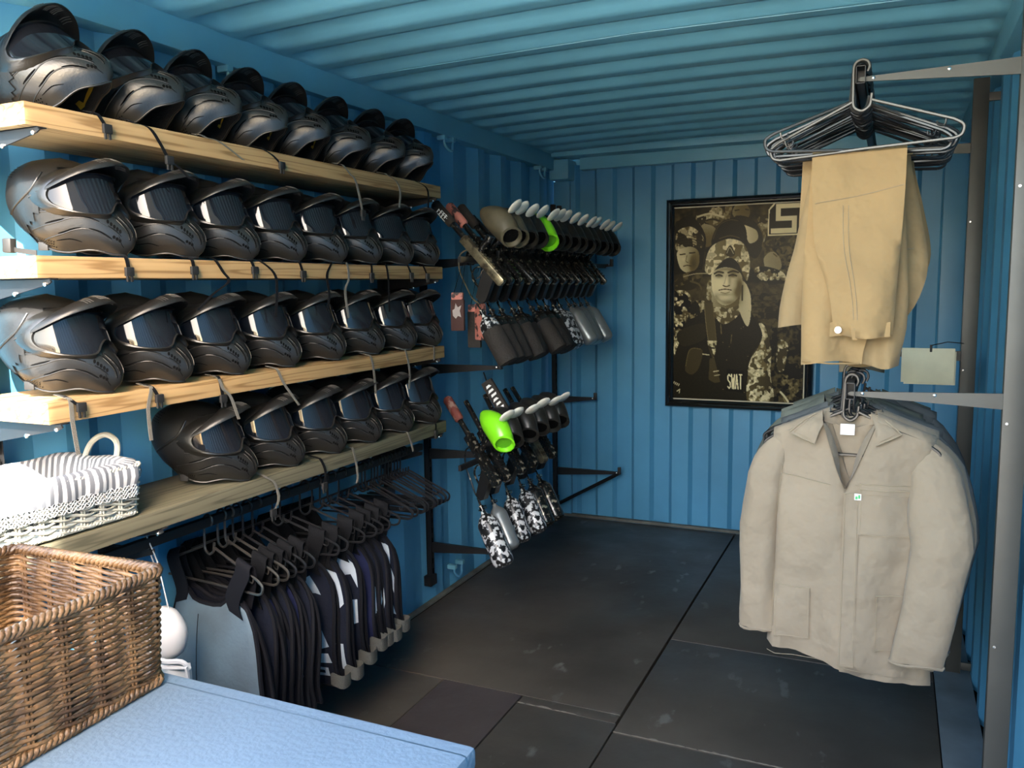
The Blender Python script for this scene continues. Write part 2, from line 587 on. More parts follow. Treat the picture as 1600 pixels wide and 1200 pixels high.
st('trim_8', (-.05, Y0 + .0, 0), (.0, Y0 + .06, 2.3), PAINT, .006)
st('trim_9', (0, Y0 - .06, 2.27), (W, Y0 + .02, H + .05), PAINT_ROOF, .006, 'header over the open doorway')
# thin weld seam across the roof
struct(MB().tube([(.04, 3.585, 2.358), (1.2, 3.585, 2.376), (2.3, 3.585, 2.358)], .0022, 5).build('trim_10', PAINT_ROOF, None), 'thin weld line across the roof')
# raised dirty kerb along the wall foot
DUST = mat('dusty_sill', (0.11, 0.115, 0.10), .9, var=.4, vscale=9)
struct(MB().rbox((0, D - .035, 0), (W, D, .018), .006).build('baseboard_back', DUST, None), 'dusty steel sill at the foot of the end wall')
struct(MB().rbox((0, Y0, 0), (.03, D - .035, .012), .005).build('baseboard_left', DUST, None), 'dusty steel sill at the foot of the shelf wall')
struct(MB().rbox((W - .13, Y0, 0), (W, D - .035, .008), .003).build('baseboard_right', mat('grey_steel_sill', (.12, .15, .17), .5, var=.25, vscale=6), None), 'grey steel floor strip along the clothes rack wall')

# floor: sub-base and separate ply panels
fl = struct(MB().box((-.05, .9, -.14), (W + .05, D + .05, -.024)).build('floor', VOID, None, smooth=False), 'dark floor base under the plywood panels')
def panel(x0, y0, x1, y1, m=FLOOR, dz=0.0):
    g = .0025
    return MB().rbox((x0 + g, y0 + g, -.024), (x1 - g, y1 - g, dz), .003).build('floor_panel', m, fl)
panel(.03, 3.49, 1.185, 5.865, FLOOR)
panel(1.19, 4.20, W - .13, 5.865, FLOOR, .0008)
panel(1.19, 3.37, W - .13, 4.20, FLOOR, -.0005)
panel(.03, 2.2, .46, 3.49, FLOOR, -.001)
p_ = panel(.46, 2.2, .80, 3.49, FLOOR2, .001)
p_['label'] = 'purplish repair panel let into the floor'
panel(.80, 2.2, 1.19, 3.43, FLOOR)
panel(1.19, 2.2, W - .13, 3.37, FLOOR, -.001)
panel(.80, 3.43, 1.185, 3.492, FLOOR, -.001)
panel(.03, .9, W - .13, 2.2, FLOOR)
# splintered edges along the joint
def splinter(x0, x1, y, name='joint_splinter'):
    m = MB()
    rnd = random.Random(int(x0 * 100))
    x = x0
    while x < x1:
        l = rnd.uniform(.02, .07)
        wdt = rnd.uniform(.002, .010)
        m.prism([(x, y + .001), (x + l * .3, y + wdt), (x + l * .7, y + wdt * rnd.uniform(.3, 1)), (x + l, y + .001), (x + l * .5, y - .0015)], .0008, .0022, axis=2)
        x += l * rnd.uniform(.8, 1.2)
    o = m.build(name, mat('bare_ply_' + name, (.20, .18, .145), .9), fl, smooth=False)
    o['kind'] = 'stuff'
    return o
splinter(.80, 1.02, 3.430)
splinter(1.19, 2.1, 3.371)
# ground outside the doorway
GROUND = mat('outside_ground', (0.56, 0.53, 0.47), .9, var=.15, vscale=1.5, bump=.2, bscale=12)
gm = MB()
gm.grid(lambda i, j: Vector((-30 + i * 6, -40 + j * 5.1, -.16)), 11, 9)
struct(gm.build('ground', GROUND, None, smooth=False, fix=False), 'pale ground outside the open container')

# added tall wall out of view, keeps the sun off the shelves
BLOCKER = mat('sun_blocker_surface', (0.30, 0.27, 0.22), .9, var=.1, vscale=2)
struct(MB().box((2.62, -.60, -.16), (2.9, 9, 5.2)).build('sun_blocker', BLOCKER, None, smooth=False), 'added tall wall out of view that shades the doorway')

# added board fence out of view, puts stripes into the lens reflections
fm_ = MB()
for k in range(46):
    x = -5.5 + k * .24
    fm_.rbox((x, -5.6, -.16), (x + .13, -5.57, 2.3 + .04 * math.sin(k * 2.1)), .004)
for z in (.3, 1.7): fm_.box((-5.6, -5.64, z), (5.6, -5.6, z + .08))
struct(fm_.build('reflection_fence', mat('reflection_fence_wood', (.12, .085, .055), .85, var=.2, vscale=3), None, smooth=False), 'added board fence out of view that stripes the lens reflections')

# lashing rings under the top rail
def ring(y, z, lab, low=False):
    t = thing('lashing_ring', lab, 'ring', (0.02, y, z), group='lashing rings welded to the container side')
    m = MB()
    pts = [(.012 + .006, -.042, .0), (.014, -.040, -.025), (.022, -.024, -.050), (.026, 0, -.058), (.022, .024, -.050), (.014, .040, -.025), (.018, .042, 0)]
    m.tube(curve(pts, 5), .0062, 8)
    m.build('ring_bar', PAINT_ROOF if not low else PAINT, t)
    for s in (-1, 1):
        MB().rbox((-.02, s * .042 - .014, -.010), (.026, s * .042 + .014, .012), .005).build('weld_lug', PAINT_ROOF, t)
    return t
ring(2.97, 2.262 - .012, 'blue D shaped lashing ring above the third and fourth masks of the top shelf')
ring(4.41, 2.262 - .012, 'blue D shaped lashing ring in the middle of the roof rail')
ring(5.60, 2.262 - .012, 'blue D shaped lashing ring close to the end wall corner')
ring(4.41, .12, 'blue lashing ring low on the wall beside the floor', True)

# ================================================================== SHELVES
SZ = [1.953, 1.622, 1.292, .972]
shelves = []
names_sh = ['top pine shelf plank with chin-up masks on it', 'second pine shelf plank from the top', 'third pine shelf plank from the top', 'weathered grey-green lowest shelf plank holding the white basket']
for i, z in enumerate(SZ):
    y0 = 2.01 if i < 3 else 1.80
    o = MB().rbox((-.14, -(3.845 - y0) / 2, -.050), (.14, (3.845 - y0) / 2, 0), .003).build('shelf_plank', PINE if i < 3 else OLDWOOD, None)
    o.location = (.160, (3.845 + y0) / 2, z)
    tag(o, names_sh[i], 'shelf', 'shelf planks on the shelf wall')
    shelves.append(o)

def bracket(y, z, lab, x1=.305, h0=.014, h1=.062, m=BLACK_STEEL, flip=False, x0=.045):
    # tapered shelf bracket, arm points away from the left wall
    t = thing('shelf_bracket', lab, 'bracket', (x0, y, z), group='tapered steel brackets')
    L = x1 - x0
    poly = [(0, 0), (L, 0), (L + .006, -h0 * .6), (L - .004, -h0), (0, -h1)]
    MB().prism(poly, -.002, .002, axis=1).build('arm_plate', m, t, smooth=False)
    MB().rbox((0, -.002, -.003), (L, .022, 0), .001).build('arm_flange', m, t)
    for k, (xx, zz) in enumerate(((L - .012, -h0 + .001), (L * .55, -(h0 + (h1 - h0) * .42)))):
        MB().lathe([(.0055, 0), (.0055, .003), (.003, .005)], 8, Matrix.Translation((xx, -.002, zz)) @ Matrix.Rotation(PI / 2, 4, 'X')).build('screw', ZINC, t)
    return t
wh = ['top', 'second', 'third', 'lowest']
for i, z in enumerate(SZ):
    bracket(2.035 if i < 3 else 2.30, z - .0505, 'black tapered bracket under the doorway end of the %s shelf' % wh[i])
    bracket(3.79, z - .0505, 'black tapered bracket under the gun rack end of the %s shelf' % wh[i])

def upright(y, z0, z1, lab, x=.012):
    t = thing('rack_upright', lab, 'post', (x, y, z0), group='slotted steel uprights on the shelf wall')
    hgt = z1 - z0
    m = MB()
    m.box((0, -.014, 0), (.026, -.011, hgt)); m.box((0, .011, 0), (.026, .014, hgt)); m.box((0, -.014, 0), (.004, .014, hgt))
    m.build('channel', BLACK_STEEL, t, smooth=False)
    s = MB()
    n = int(hgt / .05)
    for k in range(n):
        s.box((.0255, -.0035, k * .05 + .01), (.0275, .0035, k * .05 + .035))
    o = s.build('slots', VOID, t, smooth=False); o['kind'] = 'stuff'
    MB().rbox((-.010, -.03, 0), (.03, .03, .05), .003).build('foot_plate', BLACK_STEEL, t)
    return t
upright(2.06, .75, 1.96, 'black upright behind the doorway end of the shelves')
upright(3.80, .62, 1.92, 'black upright behind the gun rack end of the shelves')
upright(4.15, .10, 1.70, 'black upright that carries the arms beside the guns')
upright(5.80, .10, 2.05, 'black upright in the back corner by the end wall')

# arms that carry the gun rails
def arm(y, z, x1, lab, h1=.05, y2=None):
    t = thing('rack_bracket', lab, 'bracket', (.04, y, z), group='tapered arms of the gun rack')
    L = x1 - .04
    MB().prism([(0, 0), (L, 0), (L, -.014), (0, -h1)], -.008, .008, axis=1).build('arm_plate', BLACK_STEEL, t, smooth=False)
    MB().rbox((L - .014, -.012, -.016), (L + .004, .012, .03), .002).build('end_stop', BLACK_STEEL, t)
    MB().lathe([(.005, 0), (.005, .004), (.002, .006)], 8, Matrix.Translation((L - .02, -.008, -.006)) @ Matrix.Rotation(PI / 2, 4, 'X')).build('screw', ZINC, t)
    return t
arm(4.15, 1.665, .42, 'black arm holding the upper gun rail at its shelf end')
arm(4.15, 1.180, .42, 'empty black arm between the two rows of guns')
arm(4.15, .775, .40, 'black arm holding the lower gun rail at its shelf end')
arm(4.15, .315, .42, 'empty black arm just above the floor by the hanging bottles')
arm(5.80, 1.665, .42, 'black arm holding the upper gun rail in the back corner')
arm(5.80, .82, .31, 'black arm in the back corner below the grey bottles')
arm(5.80, .345, .47, 'black braced arm low in the back corner')
t = tag(MB().tube([(.03, 5.79, .09), (.46, 5.79, .335)], .011, 4).build('diagonal_brace', BLACK_STEEL, None, smooth=False), 'black diagonal strut under the low corner arm', 'brace')
tag(MB().box((.365, 3.86, 1.640), (.378, 5.80, 1.664)).build('gun_rail', BLACK_STEEL, None, smooth=False), 'black rail the upper row of guns hangs on', 'rail', 'gun rails')
tag(MB().box((.345, 3.86, .750), (.358, 4.95, .774)).build('gun_rail', BLACK_STEEL, None, smooth=False), 'black rail the lower row of guns hangs on', 'rail', 'gun rails')
t = thing('door_lock_bracket', 'small black hinge and latch high in the back left corner', 'latch', (.09, 5.80, 1.95))
MB().rbox((-.015, -.012, -.35), (.02, .012, .02), .003).build('hinge_bar', BLACK_STEEL, t)
MB().tube(curve([(.02, 0, -.03), (.06, 0, -.03), (.10, .0, -.035), (.105, 0, -.05), (.09, 0, -.058)], 4), .006, 6).build('latch_hook', BLACK_STEEL, t)
MB().rbox((-.035, -.018, -.02), (-.01, .012, .09), .003).build('hinge_plate', BLACK_STEEL, t)

# clothes rail below the lowest shelf
tag(MB().rbox((.168, 1.95, .838), (.190, 3.83, .866), .002).build('clothes_rail', BLACK_STEEL, None), 'black rail under the lowest shelf with the vests on it', 'rail')
for yy in (2.36, 3.80):
    t = thing('rail_bracket', 'black bracket carrying the vest rail near %s' % ('the doorway' if yy < 3 else 'the gun rack'), 'bracket', (.03, yy, .80), group='brackets of the vest rail')
    MB().prism([(0, .03), (.17, .036), (.17, .022), (0, -.03)], -.006, .006, axis=1).build('arm_plate', BLACK_STEEL, t, smooth=False)
    MB().rbox((-.03, -.015, -.05), (.005, .015, .05), .002).build('wall_plate', BLACK_STEEL, t)

# ================================================================== MASKS
T_F = [(0, .128), (.08, .146), (.2, .152), (.32, .144), (.42, .128), (.5, .114), (.6, .106), (.72, .096), (.80, .088), (.88, .072), (.95, .046), (1, 0)]
T_B = [(0, .098), (.15, .126), (.35, .143), (.5, .146), (.65, .140), (.78, .121), (.88, .093), (.95, .060), (1, 0)]
T_S = [(0, .062), (.1, .080), (.25, .094), (.4, .100), (.55, .101), (.7, .095), (.8, .083), (.88, .066), (.95, .042), (1, 0)]
MZ = .232
def shell_p(u, h):
    a = abs(u)
    h = max(0, min(1, h))
    lift = .05 * max(0, min(1, (a - 1.35) / 1.3)) ** 1.3 - .006 * max(0, math.cos(u)) * 0
    dip = .010 * math.exp(-((a - .95) / .35) ** 2)
    zb = lift + dip
    z = zb + (MZ - zb) * h
    c, s = math.cos(u), math.sin(u)
    R = sinterp(T_F, h) if c > 0 else sinterp(T_B, h)
    Wd = sinterp(T_S, h)
    x = R * c
    y = Wd * s
    if c > 0 and h < .5:
        y *= 1 - .20 * c * min(1, (.5 - h) / .3)
        # nose ridge / snout
        x += .010 * math.exp(-(u / .28) ** 2) * min(1, max(0, (.46 - h) / .2))
    cx = -.022 * max(0, (h - .6) / .4)
    return Vector((x + cx, y, z))
def shell(u, h, off=0.0):
    p = shell_p(u, h)
    if not off: return p
    e = .02
    du = shell_p(u + e, h) - shell_p(u - e, h)
    dh = shell_p(u, min(1, h + e)) - shell_p(u, max(0, h - e))
    n = du.cross(dh)
    if n.length < 1e-9: n = Vector((0, 0, 1))
    n.normalize()
    if n.dot(p - Vector((-.01, 0, .11))) < 0: n = -n
    return p + n * off
def lens_p(u, h):
    x = (.126 - .085 * (h - .45)) * math.cos(u)
    y = (.106 - .02 * max(0, h - .5)) * math.sin(u)
    return Vector((x, y, MZ * h))
LO = [(0, .83), (.5, .825), (.95, .795), (1.28, .73), (1.50, .60), (1.40, .49), (1.02, .420), (.60, .405), (.36, .43), (.17, .515), (0, .55)]
LO = [Vector((a, b, 0)) for a, b in LO]
LOUT = curve(LO[:-1] + [LO[-1]] + [Vector((-p.x, p.y, 0)) for p in LO[-2:0:-1]], 4, closed=True)
LC = Vector((0, .64, 0))
def band(m, path, width, off, seg=4, taper=True):
    pts = curve([(a, b, 0) for a, b in path], seg)
    k = len(pts)
    P = [shell(p.x, p.y, off) for p in pts]
    Q = [shell(p.x, p.y, off + .01) for p in pts]
    vs = []
    for i in range(k):
        t = (P[min(i + 1, k - 1)] - P[max(i - 1, 0)]).normalized()
        n = (Q[i] - P[i]).normalized()
        b = n.cross(t).normalized()
        ww = width * (math.sin(PI * (i + .35) / (k - .3)) ** .5 if taper else 1) / 2
        vs += [P[i] - b * ww, P[i] + n * .0004, P[i] + b * ww]
    fs = []
    for i in range(k - 1):
        for j in (0, 1):
            fs.append((i * 3 + j, i * 3 + j + 1, i * 3 + j + 4, i * 3 + j + 3))
    m.add(vs, fs)
def dot(m, u, h, r, off=.0008, n=6, el=1.0):
    c = shell(u, h, off)
    nn = (shell(u, h, off + .01) - c).normalized()
    a = nn.orthogonal().normalized() if abs(nn.z) > .95 else (Vector((0, 0, 1)) - nn * nn.z).normalized()
    b = nn.cross(a)
    m.add([c + a * (r * el * math.cos(2 * PI * j / n)) + b * (r * math.sin(2 * PI * j / n)) for j in range(n)], [tuple(range(n))])

def mask_meshes():
    out = {}
    NU, NH = 56, 26
    US = [-PI + 2 * PI * i / NU for i in range(NU)]
    HS = [0, .03, .07, .12, .17, .22, .27, .32, .37, .42, .46, .50, .54, .58, .62, .66, .70, .74, .78, .82, .86, .90, .935, .965, .985, 1.0]
    def ub(h):
        if h > .84: return 0.0
        return 1.45 + max(0, .80 - h) * 1.15
    for nm, off in (('face_guard', 0.0), ('hood', .003)):
        m = MB()
        for i in range(NU):
            for j in range(len(HS) - 1):
                uc = US[i] + PI / NU; hc = (HS[j] + HS[j + 1]) / 2
                ish = abs(uc) > ub(hc)
                near = abs(uc) > ub(hc) - .18
                if (nm == 'hood') != (ish or (nm == 'hood' and near)): continue
                q = []
                for a, b in ((0, 0), (1, 0), (1, 1), (0, 1)):
                    q.append(shell(US[i] + a * 2 * PI / NU, HS[j + b], off))
                m.add(q, [(0, 1, 2, 3)])
        bm = bmesh.new()
        me = bpy.data.meshes.new(nm)
        me.from_pydata(m.v, [], m.f)
        bm.from_mesh(me)
        bmesh.ops.remove_doubles(bm, verts=bm.verts[:], dist=.0002)
        bmesh.ops.recalc_face_normals(bm, faces=bm.faces[:])
        bm.to_mesh(me); bm.free()
        me.materials.append(MASK if nm == 'face_guard' else HOOD)
        me.shade_smooth()
        me.set_sharp_from_angle(angle=math.radians(60))
        out[nm] = me
    # rim + moulded ridges
    m = MB()
    m.tube([shell(u, 0) for u in US], .0028, 6, closed=True)
    for s in (-1, 1):
        ridge = [(s * u, h) for u, h in ((1.62, .80), (1.75, .66), (1.95, .53), (2.2, .40), (2.45, .28))]
        m.tube([shell(a.x, a.y, .003) for a in curve([(u, h, 0) for u, h in ridge], 5)], .0042, 6)
        for path in ([(1.95, .18), (1.55, .285), (1.2, .35), (.9, .335), (.62, .28), (.42, .20)], [(1.75, .10), (1.4, .195), (1.15, .235), (.9, .215), (.6, .14)], [(1.95, .62), (2.02, .48), (1.85, .40), (1.5, .42), (1.15, .46)]):
            pp = [(s * u, h - .012) for u, h in path]
            m.tube([shell(a.x, a.y, -.0004) for a in curve([(u, h, 0) for u, h in pp], 4)], .0020, 5)
    out['raised_rib'] = m.mesh('raised_rib', MASK, angle=80)
    # inside of the shell
    m = MB()
    HI = [0, .12, .25, .4, .55, .7, .82, .92, .99]
    m.grid(lambda i, j: shell(US[i], HI[j], -.006 if j else -.002), NU, len(HI), closed_u=True)
    out['foam_liner'] = m.mesh('foam_liner', FOAM, fix=False)
    # lens
    m = MB()
    k = len(LOUT)
    half = [p for p in curve(LO, 10)]
    def hrange(u):
        u = abs(u)
        hs = []
        for p, q in zip(half, half[1:]):
            if (p.x - u) * (q.x - u) <= 0 and abs(q.x - p.x) > 1e-6:
                t = (u - p.x) / (q.x - p.x); hs.append(p.y + (q.y - p.y) * t)
        return (min(hs), max(hs)) if len(hs) > 1 else (.60, .60)
    UM = max(p.x for p in half) - .004
    def lp_(i, j):
        u = UM * math.sin(PI / 2 * (-1 + 2 * i / 44))
        lo, hi = hrange(u)
        h = lo + (hi - lo) * j / 10
        P = lens_p(u, h)
        return P + Vector((P.x, P.y * 1.2, 0)).normalized() * .002
    m.grid(lp_, 45, 11)
    out['lens'] = m.mesh('lens', LENS, angle=80)
    # goggle frame
    m = MB()
    def ringpts(sc, off, mix):
        o = []
        for p in LOUT:
            q = LC + (p - LC) * sc
            # keep the nose notch from sliding
            P = lens_p(q.x, q.y)
            n = Vector((P.x, P.y * 1.2, 0)).normalized()
            A = P + n * off
            Bq = shell(q.x, q.y, off)
            o.append(A.lerp(Bq, mix))
        return o
    rr = [ringpts(.985, .001, 0), ringpts(1.0, .0075, 0), ringpts(1.06, .0095, .25), ringpts(1.13, .006, .6), ringpts(1.22, .0045, 1), ringpts(1.30, -.002, 1)]
    vs = [p for r in rr for p in r]
    fs = []
    for r in range(len(rr) - 1):
        for i in range(k):
            a, b = r * k + i, r * k + (i + 1) % k
            fs.append((a, b, b + k, a + k))
    m.add(vs, fs)
    out['goggle_frame'] = m.mesh('goggle_frame', MASK, angle=50, fix=False)
    # inner seal seen through the lens: pale arc
    # visor
    m = MB()
    NS, NQ = 31, 7
    def vis(i, j):
        s = -1 + 2 * i / (NS - 1)
        q = j / (NQ - 1)
        u = 1.85 * s
        h = .895 - .36 * abs(s) ** 2.0
        root = shell(u, h, .002)
        Lx = .086 * max(0, math.cos(s * PI / 2)) ** .75
        d = Vector((math.cos(u * .55), math.sin(u * .55) * .55, .25 - .14 * q * q))
        arch = .012 * math.sin(PI * q) * max(0, math.cos(s * PI / 2))
        return root + d * (Lx * q) + Vector((0, 0, arch)) + (shell(u, h, .012) - shell(u, h, .002)) * (.35 * (1 - q))
    m.sheet(vis, NS, NQ, (0, 0, -.0042))
    out['visor'] = m.mesh('visor', HOOD, angle=60)
    m = MB()
    for s0 in (-.34, -.30, -.26, -.12, -.08, -.04, .04, .08, .12, .26, .30, .34):
        i = (s0 + 1) / 2 * (NS - 1)
        pts = []
        for jj in (3.2, 4.2, 5.2):
            pts.append(vis(i, jj) + Vector((0, 0, .0006)))
        m.ribbon(pts, (0, 1, 0), .0022, .0006)
        m.ribbon([p + Vector((0, 0, -.0056)) for p in pts], (0, 1, 0), .0022, .0006)
    out['visor_slit'] = m.mesh('visor_slit', LIP, smooth=False)
    # cut openings
    m = MB(); lp = MB()
    for s in (-1, 1):
        for path, wd in (([(1.62, .275), (1.45, .315), (1.3, .338)], .0040), ([(1.12, .352), (.95, .342), (.75, .310)], .0040), ([(.62, .282), (.5, .238), (.40, .185)], .0030),
                         ([(1.45, .19), (1.25, .226), (1.1, .237)], .0040), ([(.98, .226), (.8, .196), (.6, .145)], .0046), ([(1.5, .115), (1.3, .135), (1.12, .09)], .0026),
                         ([(1.98, .60), (2.03, .50), (1.9, .415), (1.6, .405), (1.25, .445)], .0016), ([(2.25, .50), (2.32, .38), (2.22, .26), (2.05, .25)], .0022),
                         ([(.33, .38), (.25, .28), (.19, .15)], .0058), ([(.22, .41), (.15, .30), (.10, .18)], .0058), ([(.42, .42), (.32, .37), (.25, .44)], .0014), ([(.46, .20), (.40, .12), (.30, .07)], .0016)):
            band(m, [(s * u, h) for u, h in path], wd, .0009)
        for kk in range(5):
            dot(m, s * (.58 - .045 * kk), .325 - .022 * kk, .0034, el=1.6)
        for kk in range(3):
            dot(m, s * (.56 - .065 * kk), .170 - .014 * kk, .0038, el=1.2)
        for a in range(5):
            for b in range(8):
                dot(m, s * (2.08 + .048 * a + .024 * (b % 2)), .30 + .022 * b + a * .004, .0019)
        for a in range(9):
            for b in range(3):
                dot(m, s * (1.55 + .05 * a + .025 * (b % 2)), .045 + .026 * b, .0018, off=.0010)
        for a in range(5):
            for b in range(5):
                dot(m, s * (2.35 + .07 * a + .03 * (b % 2)), .72 + .03 * b, .0020, off=.0042)
        for path in ([(.345, .36), (.265, .27), (.205, .16)], [(.235, .39), (.165, .29), (.115, .19)], [(1.16, .338), (.95, .328), (.75, .296)]):
            pp = curve([(s * u, h, 0) for u, h in path], 4)
            lp.tube([shell(a.x, a.y, .0006) for a in pp], .0007, 4)
    out['vent_slot'] = m.mesh('vent_slot', VOID, smooth=False, fix=False)
    out['worn_edge'] = lp.mesh('worn_edge', LIP)
    # side clip where strap joins
    m = MB()
    for s in (-1, 1):
        a = shell(s * 1.9, .03, .0)
        m.rbox((a.x - .012, a.y - .004, a.z - .016), (a.x + .012, a.y + .004, a.z + .004), .003)
    out['strap_clip'] = m.mesh('strap_clip', RUBBER)
    return out

MM = mask_meshes()
ORDER = ['face_guard', 'hood', 'goggle_frame', 'lens', 'visor', 'raised_rib', 'foam_liner', 'strap_clip']
SUBS = {'visor': ['visor_slit'], 'face_guard': ['vent_slot', 'worn_edge']}
STUFFP = {'visor_slit', 'vent_slot', 'worn_edge', 'strap_clip', 'raised_rib'}
def make_mask(label, loc, yaw, pitch=0, roll=0, group=''):
    t = thing('paintball_mask', label, 'mask', loc, (roll, pitch, yaw), group)
    t.rotation_mode = 'XYZ'
    for nm in ORDER:
        o = link(nm, MM[nm], t)
        if nm in STUFFP: o['kind'] = 'stuff'
        for sb in SUBS.get(nm, []):
            q = link(sb, MM[sb], o)
            q['kind'] = 'stuff'
    return t
def tmat(t):
    return Matrix.Translation(t.location) @ t.rotation_euler.to_matrix().to_4x4()
def world_child(o, t):
    o.parent = t
    o.matrix_parent_inverse = tmat(t).inverted()
    return o

MY = {  # centre of each mask along the shelf
    0: [2.215, 2.445, 2.665, 2.870, 3.095, 3.330, 3.570, 3.795],
    1: [2.205, 2.440, 2.660, 2.885, 3.105, 3.330, 3.550, 3.760],
    2: [2.140, 2.370, 2.600, 2.835, 3.080, 3.320, 3.560, 3.765],
    3: [2.590, 2.815, 3.050, 3.275, 3.510, 3.740]}
ROWN = ['top shelf', 'second shelf', 'third shelf', 'lowest shelf']
GRPS = ['black full-head masks lying chin-up on the top shelf', 'black full-head masks standing on the second shelf', 'black full-head masks standing on the third shelf', 'black full-head masks standing on the lowest shelf']
STR = {
0: [([(2.195, 1.949), (2.212, 1.925)], 'b'), ([(2.295, 1.962), (2.339, 1.946), (2.367, 1.911), (2.389, 1.874), (2.415, 1.858), (2.45, 1.831)], 't'), ([(2.535, 1.957), (2.582, 1.947), (2.667, 1.909)], ''),
    ([(2.765, 1.955), (2.8, 1.939), (2.833, 1.915)], 'b'), ([(3.164, 1.947), (3.193, 1.929), (3.221, 1.904), (3.25, 1.801)], 't'), ([(3.435, 1.956), (3.487, 1.936), (3.507, 1.898), (3.49, 1.839)], ''), ([(3.627, 1.958), (3.716, 1.93), (3.716, 1.854)], '')],
1: [([(2.245, 1.621), (2.248, 1.589)], 'b'), ([(2.458, 1.62), (2.46, 1.594)], 'b'), ([(2.545, 1.62), (2.567, 1.59), (2.582, 1.563), (2.514, 1.528), (2.452, 1.486)], ''), ([(2.688, 1.623), (2.695, 1.597)], 'b'),
    ([(2.732, 1.623), (2.776, 1.592), (2.785, 1.553), (2.769, 1.455)], ''), ([(2.908, 1.619), (2.918, 1.587)], 'b'), ([(3.071, 1.615), (3.041, 1.583), (3.044, 1.52), (3.026, 1.47)], ''),
    ([(3.162, 1.617), (3.163, 1.573), (3.134, 1.529), (3.143, 1.437)], ''), ([(3.31, 1.615), (3.304, 1.583)], 'b'), ([(3.407, 1.616), (3.413, 1.562), (3.406, 1.45)], ''), ([(3.561, 1.616), (3.578, 1.586)], 'b'), ([(3.678, 1.617), (3.701, 1.584)], 'b')],
2: [([(2.066, 1.293), (2.087, 1.274)], 'b'), ([(2.063, 1.289), (2.062, 1.241), (2.067, 1.165)], ''), ([(2.302, 1.287), (2.315, 1.265)], 'b'), ([(2.295, 1.279), (2.278, 1.241), (2.278, 1.161)], ''),
    ([(2.532, 1.292), (2.542, 1.262), (2.565, 1.237), (2.589, 1.169)], ''), ([(2.534, 1.265), (2.54, 1.236)], 'b'), ([(2.78, 1.283), (2.802, 1.247), (2.864, 1.172)], ''),
    ([(3.286, 1.285), (3.296, 1.238), (3.299, 1.155)], ''), ([(3.527, 1.27), (3.544, 1.213), (3.53, 1.144)], ''), ([(3.745, 1.29), (3.737, 1.24)], '')],
3: [([(2.703, .974), (2.736, .947), (2.747, .894), (2.715, .861)], 't'), ([(2.974, .965), (2.99, .93), (2.975, .885)], 'b'), ([(3.157, .965), (3.173, .883), (3.16, .852)], ''), ([(3.523, .97), (3.538, .934), (3.546, .894)], ''), ([(3.745, .974), (3.737, .937)], 'b')]}
random.seed(3)
masks = {}
EXTRA = {(0, 0): 'chin-up black mask at the doorway end of the top shelf, yellow mark inside',
         (3, 0): 'large black mask beside the white basket on the weathered lowest shelf',
         (1, 0): 'dusty black mask at the doorway end of the second shelf, hood fully in view',
         (2, 0): 'shiny black mask at the doorway end of the third shelf, above the basket'}
for row in range(4):
    n = len(MY[row])
    for i, y in enumerate(MY[row]):
        lab = EXTRA.get((row, i))
        if not lab:
            if i == n - 1: lab = 'last black mask on the %s, at the gun rack end' % ROWN[row]
            else: lab = '%s black mask from the doorway on the %s%s' % (ORD[i], ROWN[row], ', chin tipped up' if row == 0 else '')
        f = i / (n - 1)
        fy = .36 - .34 * f + random.uniform(-.03, .03)
        z = SZ[row] + .004
        x = .168
        if row == 0:
            pt = math.radians(-32) + random.uniform(-.03, .03)
            low = min(-math.sin(pt) * v.co.x + math.cos(pt) * v.co.z for nm in ('hood', 'face_guard') for v in MM[nm].vertices)
            t = make_mask(lab, (x + .012, y, z - .002 - low), fy - .08, pt, 0, GRPS[row])
        else:
            tilt = math.radians(3) if row < 3 else math.radians(4)
            t = make_mask(lab, (x, y, z + .002 + (.004 if row else 0)), fy + (.05 if row == 3 else 0), tilt * 0.6 + random.uniform(-.01, .01), random.uniform(-.012, .012), GRPS[row])
        masks[(row, i)] = t
    for path, kind in STR[row]:
        i = min(range(n), key=lambda q: abs(MY[row][q] + .05 - path[0][0]))
        t = masks[(row, i)]
        X = .3045
        pts = [(.262, path[0][0] - .004, SZ[row] + .012), (.292, path[0][0] - .002, SZ[row] + .006), (X, path[0][0], SZ[row] - .001)] + [(X + .004 + .004 * k, a, b) for k, (a, b) in enumerate(path[1:])]
        m = MB()
        m.ribbon(curve(pts, 5), (0, 1, 0), .011, .0014)
        o = world_child(m.build('chin_strap', WEBG if random.random() < .75 and kind != 'b' else WEB, None), t)
        if kind:
            q = pts[-1] if kind == 'b' else pts[min(5, len(pts) - 1)]
            m = MB()
            m.rbox((q[0] - .003, q[1] - .012, q[2] - .012), (q[0] + .006, q[1] + .012, q[2] + .010), .003)
            m.rbox((q[0] - .001, q[1] - .009, q[2] - .026), (q[0] + .004, q[1] - .003, q[2] - .010), .0015)
            m.rbox((q[0] - .001, q[1] + .003, q[2] - .026), (q[0] + .004, q[1] + .009, q[2] - .010), .0015)
            b = m.build('buckle', RUBBER, None)
            b.parent = o
# bright strap tip and yellow size prints inside top row masks
for i, s in ((0, 1.0), (2, .5), (3, .5), (4, .5)):
    t = masks[(0, i)]
    m = MB()
    v = [(-.022, .040), (.006, .046), (.010, .036), (-.006, .030), (.010, .018), (.020, -.030), (.010, -.038), (-.004, .004), (-.012, .026), (-.020, .030)]
    P = [shell(1.15 + b * s * 11, .20 + a * s * 4.2, -.010) for a, b in v]
    m.add(P, [(0, 1, 2, 3), (0, 3, 8, 9), (3, 4, 7, 8), (4, 5, 6, 7)])
    m.build('yellow_print', YEL, t, smooth=False, fix=False)
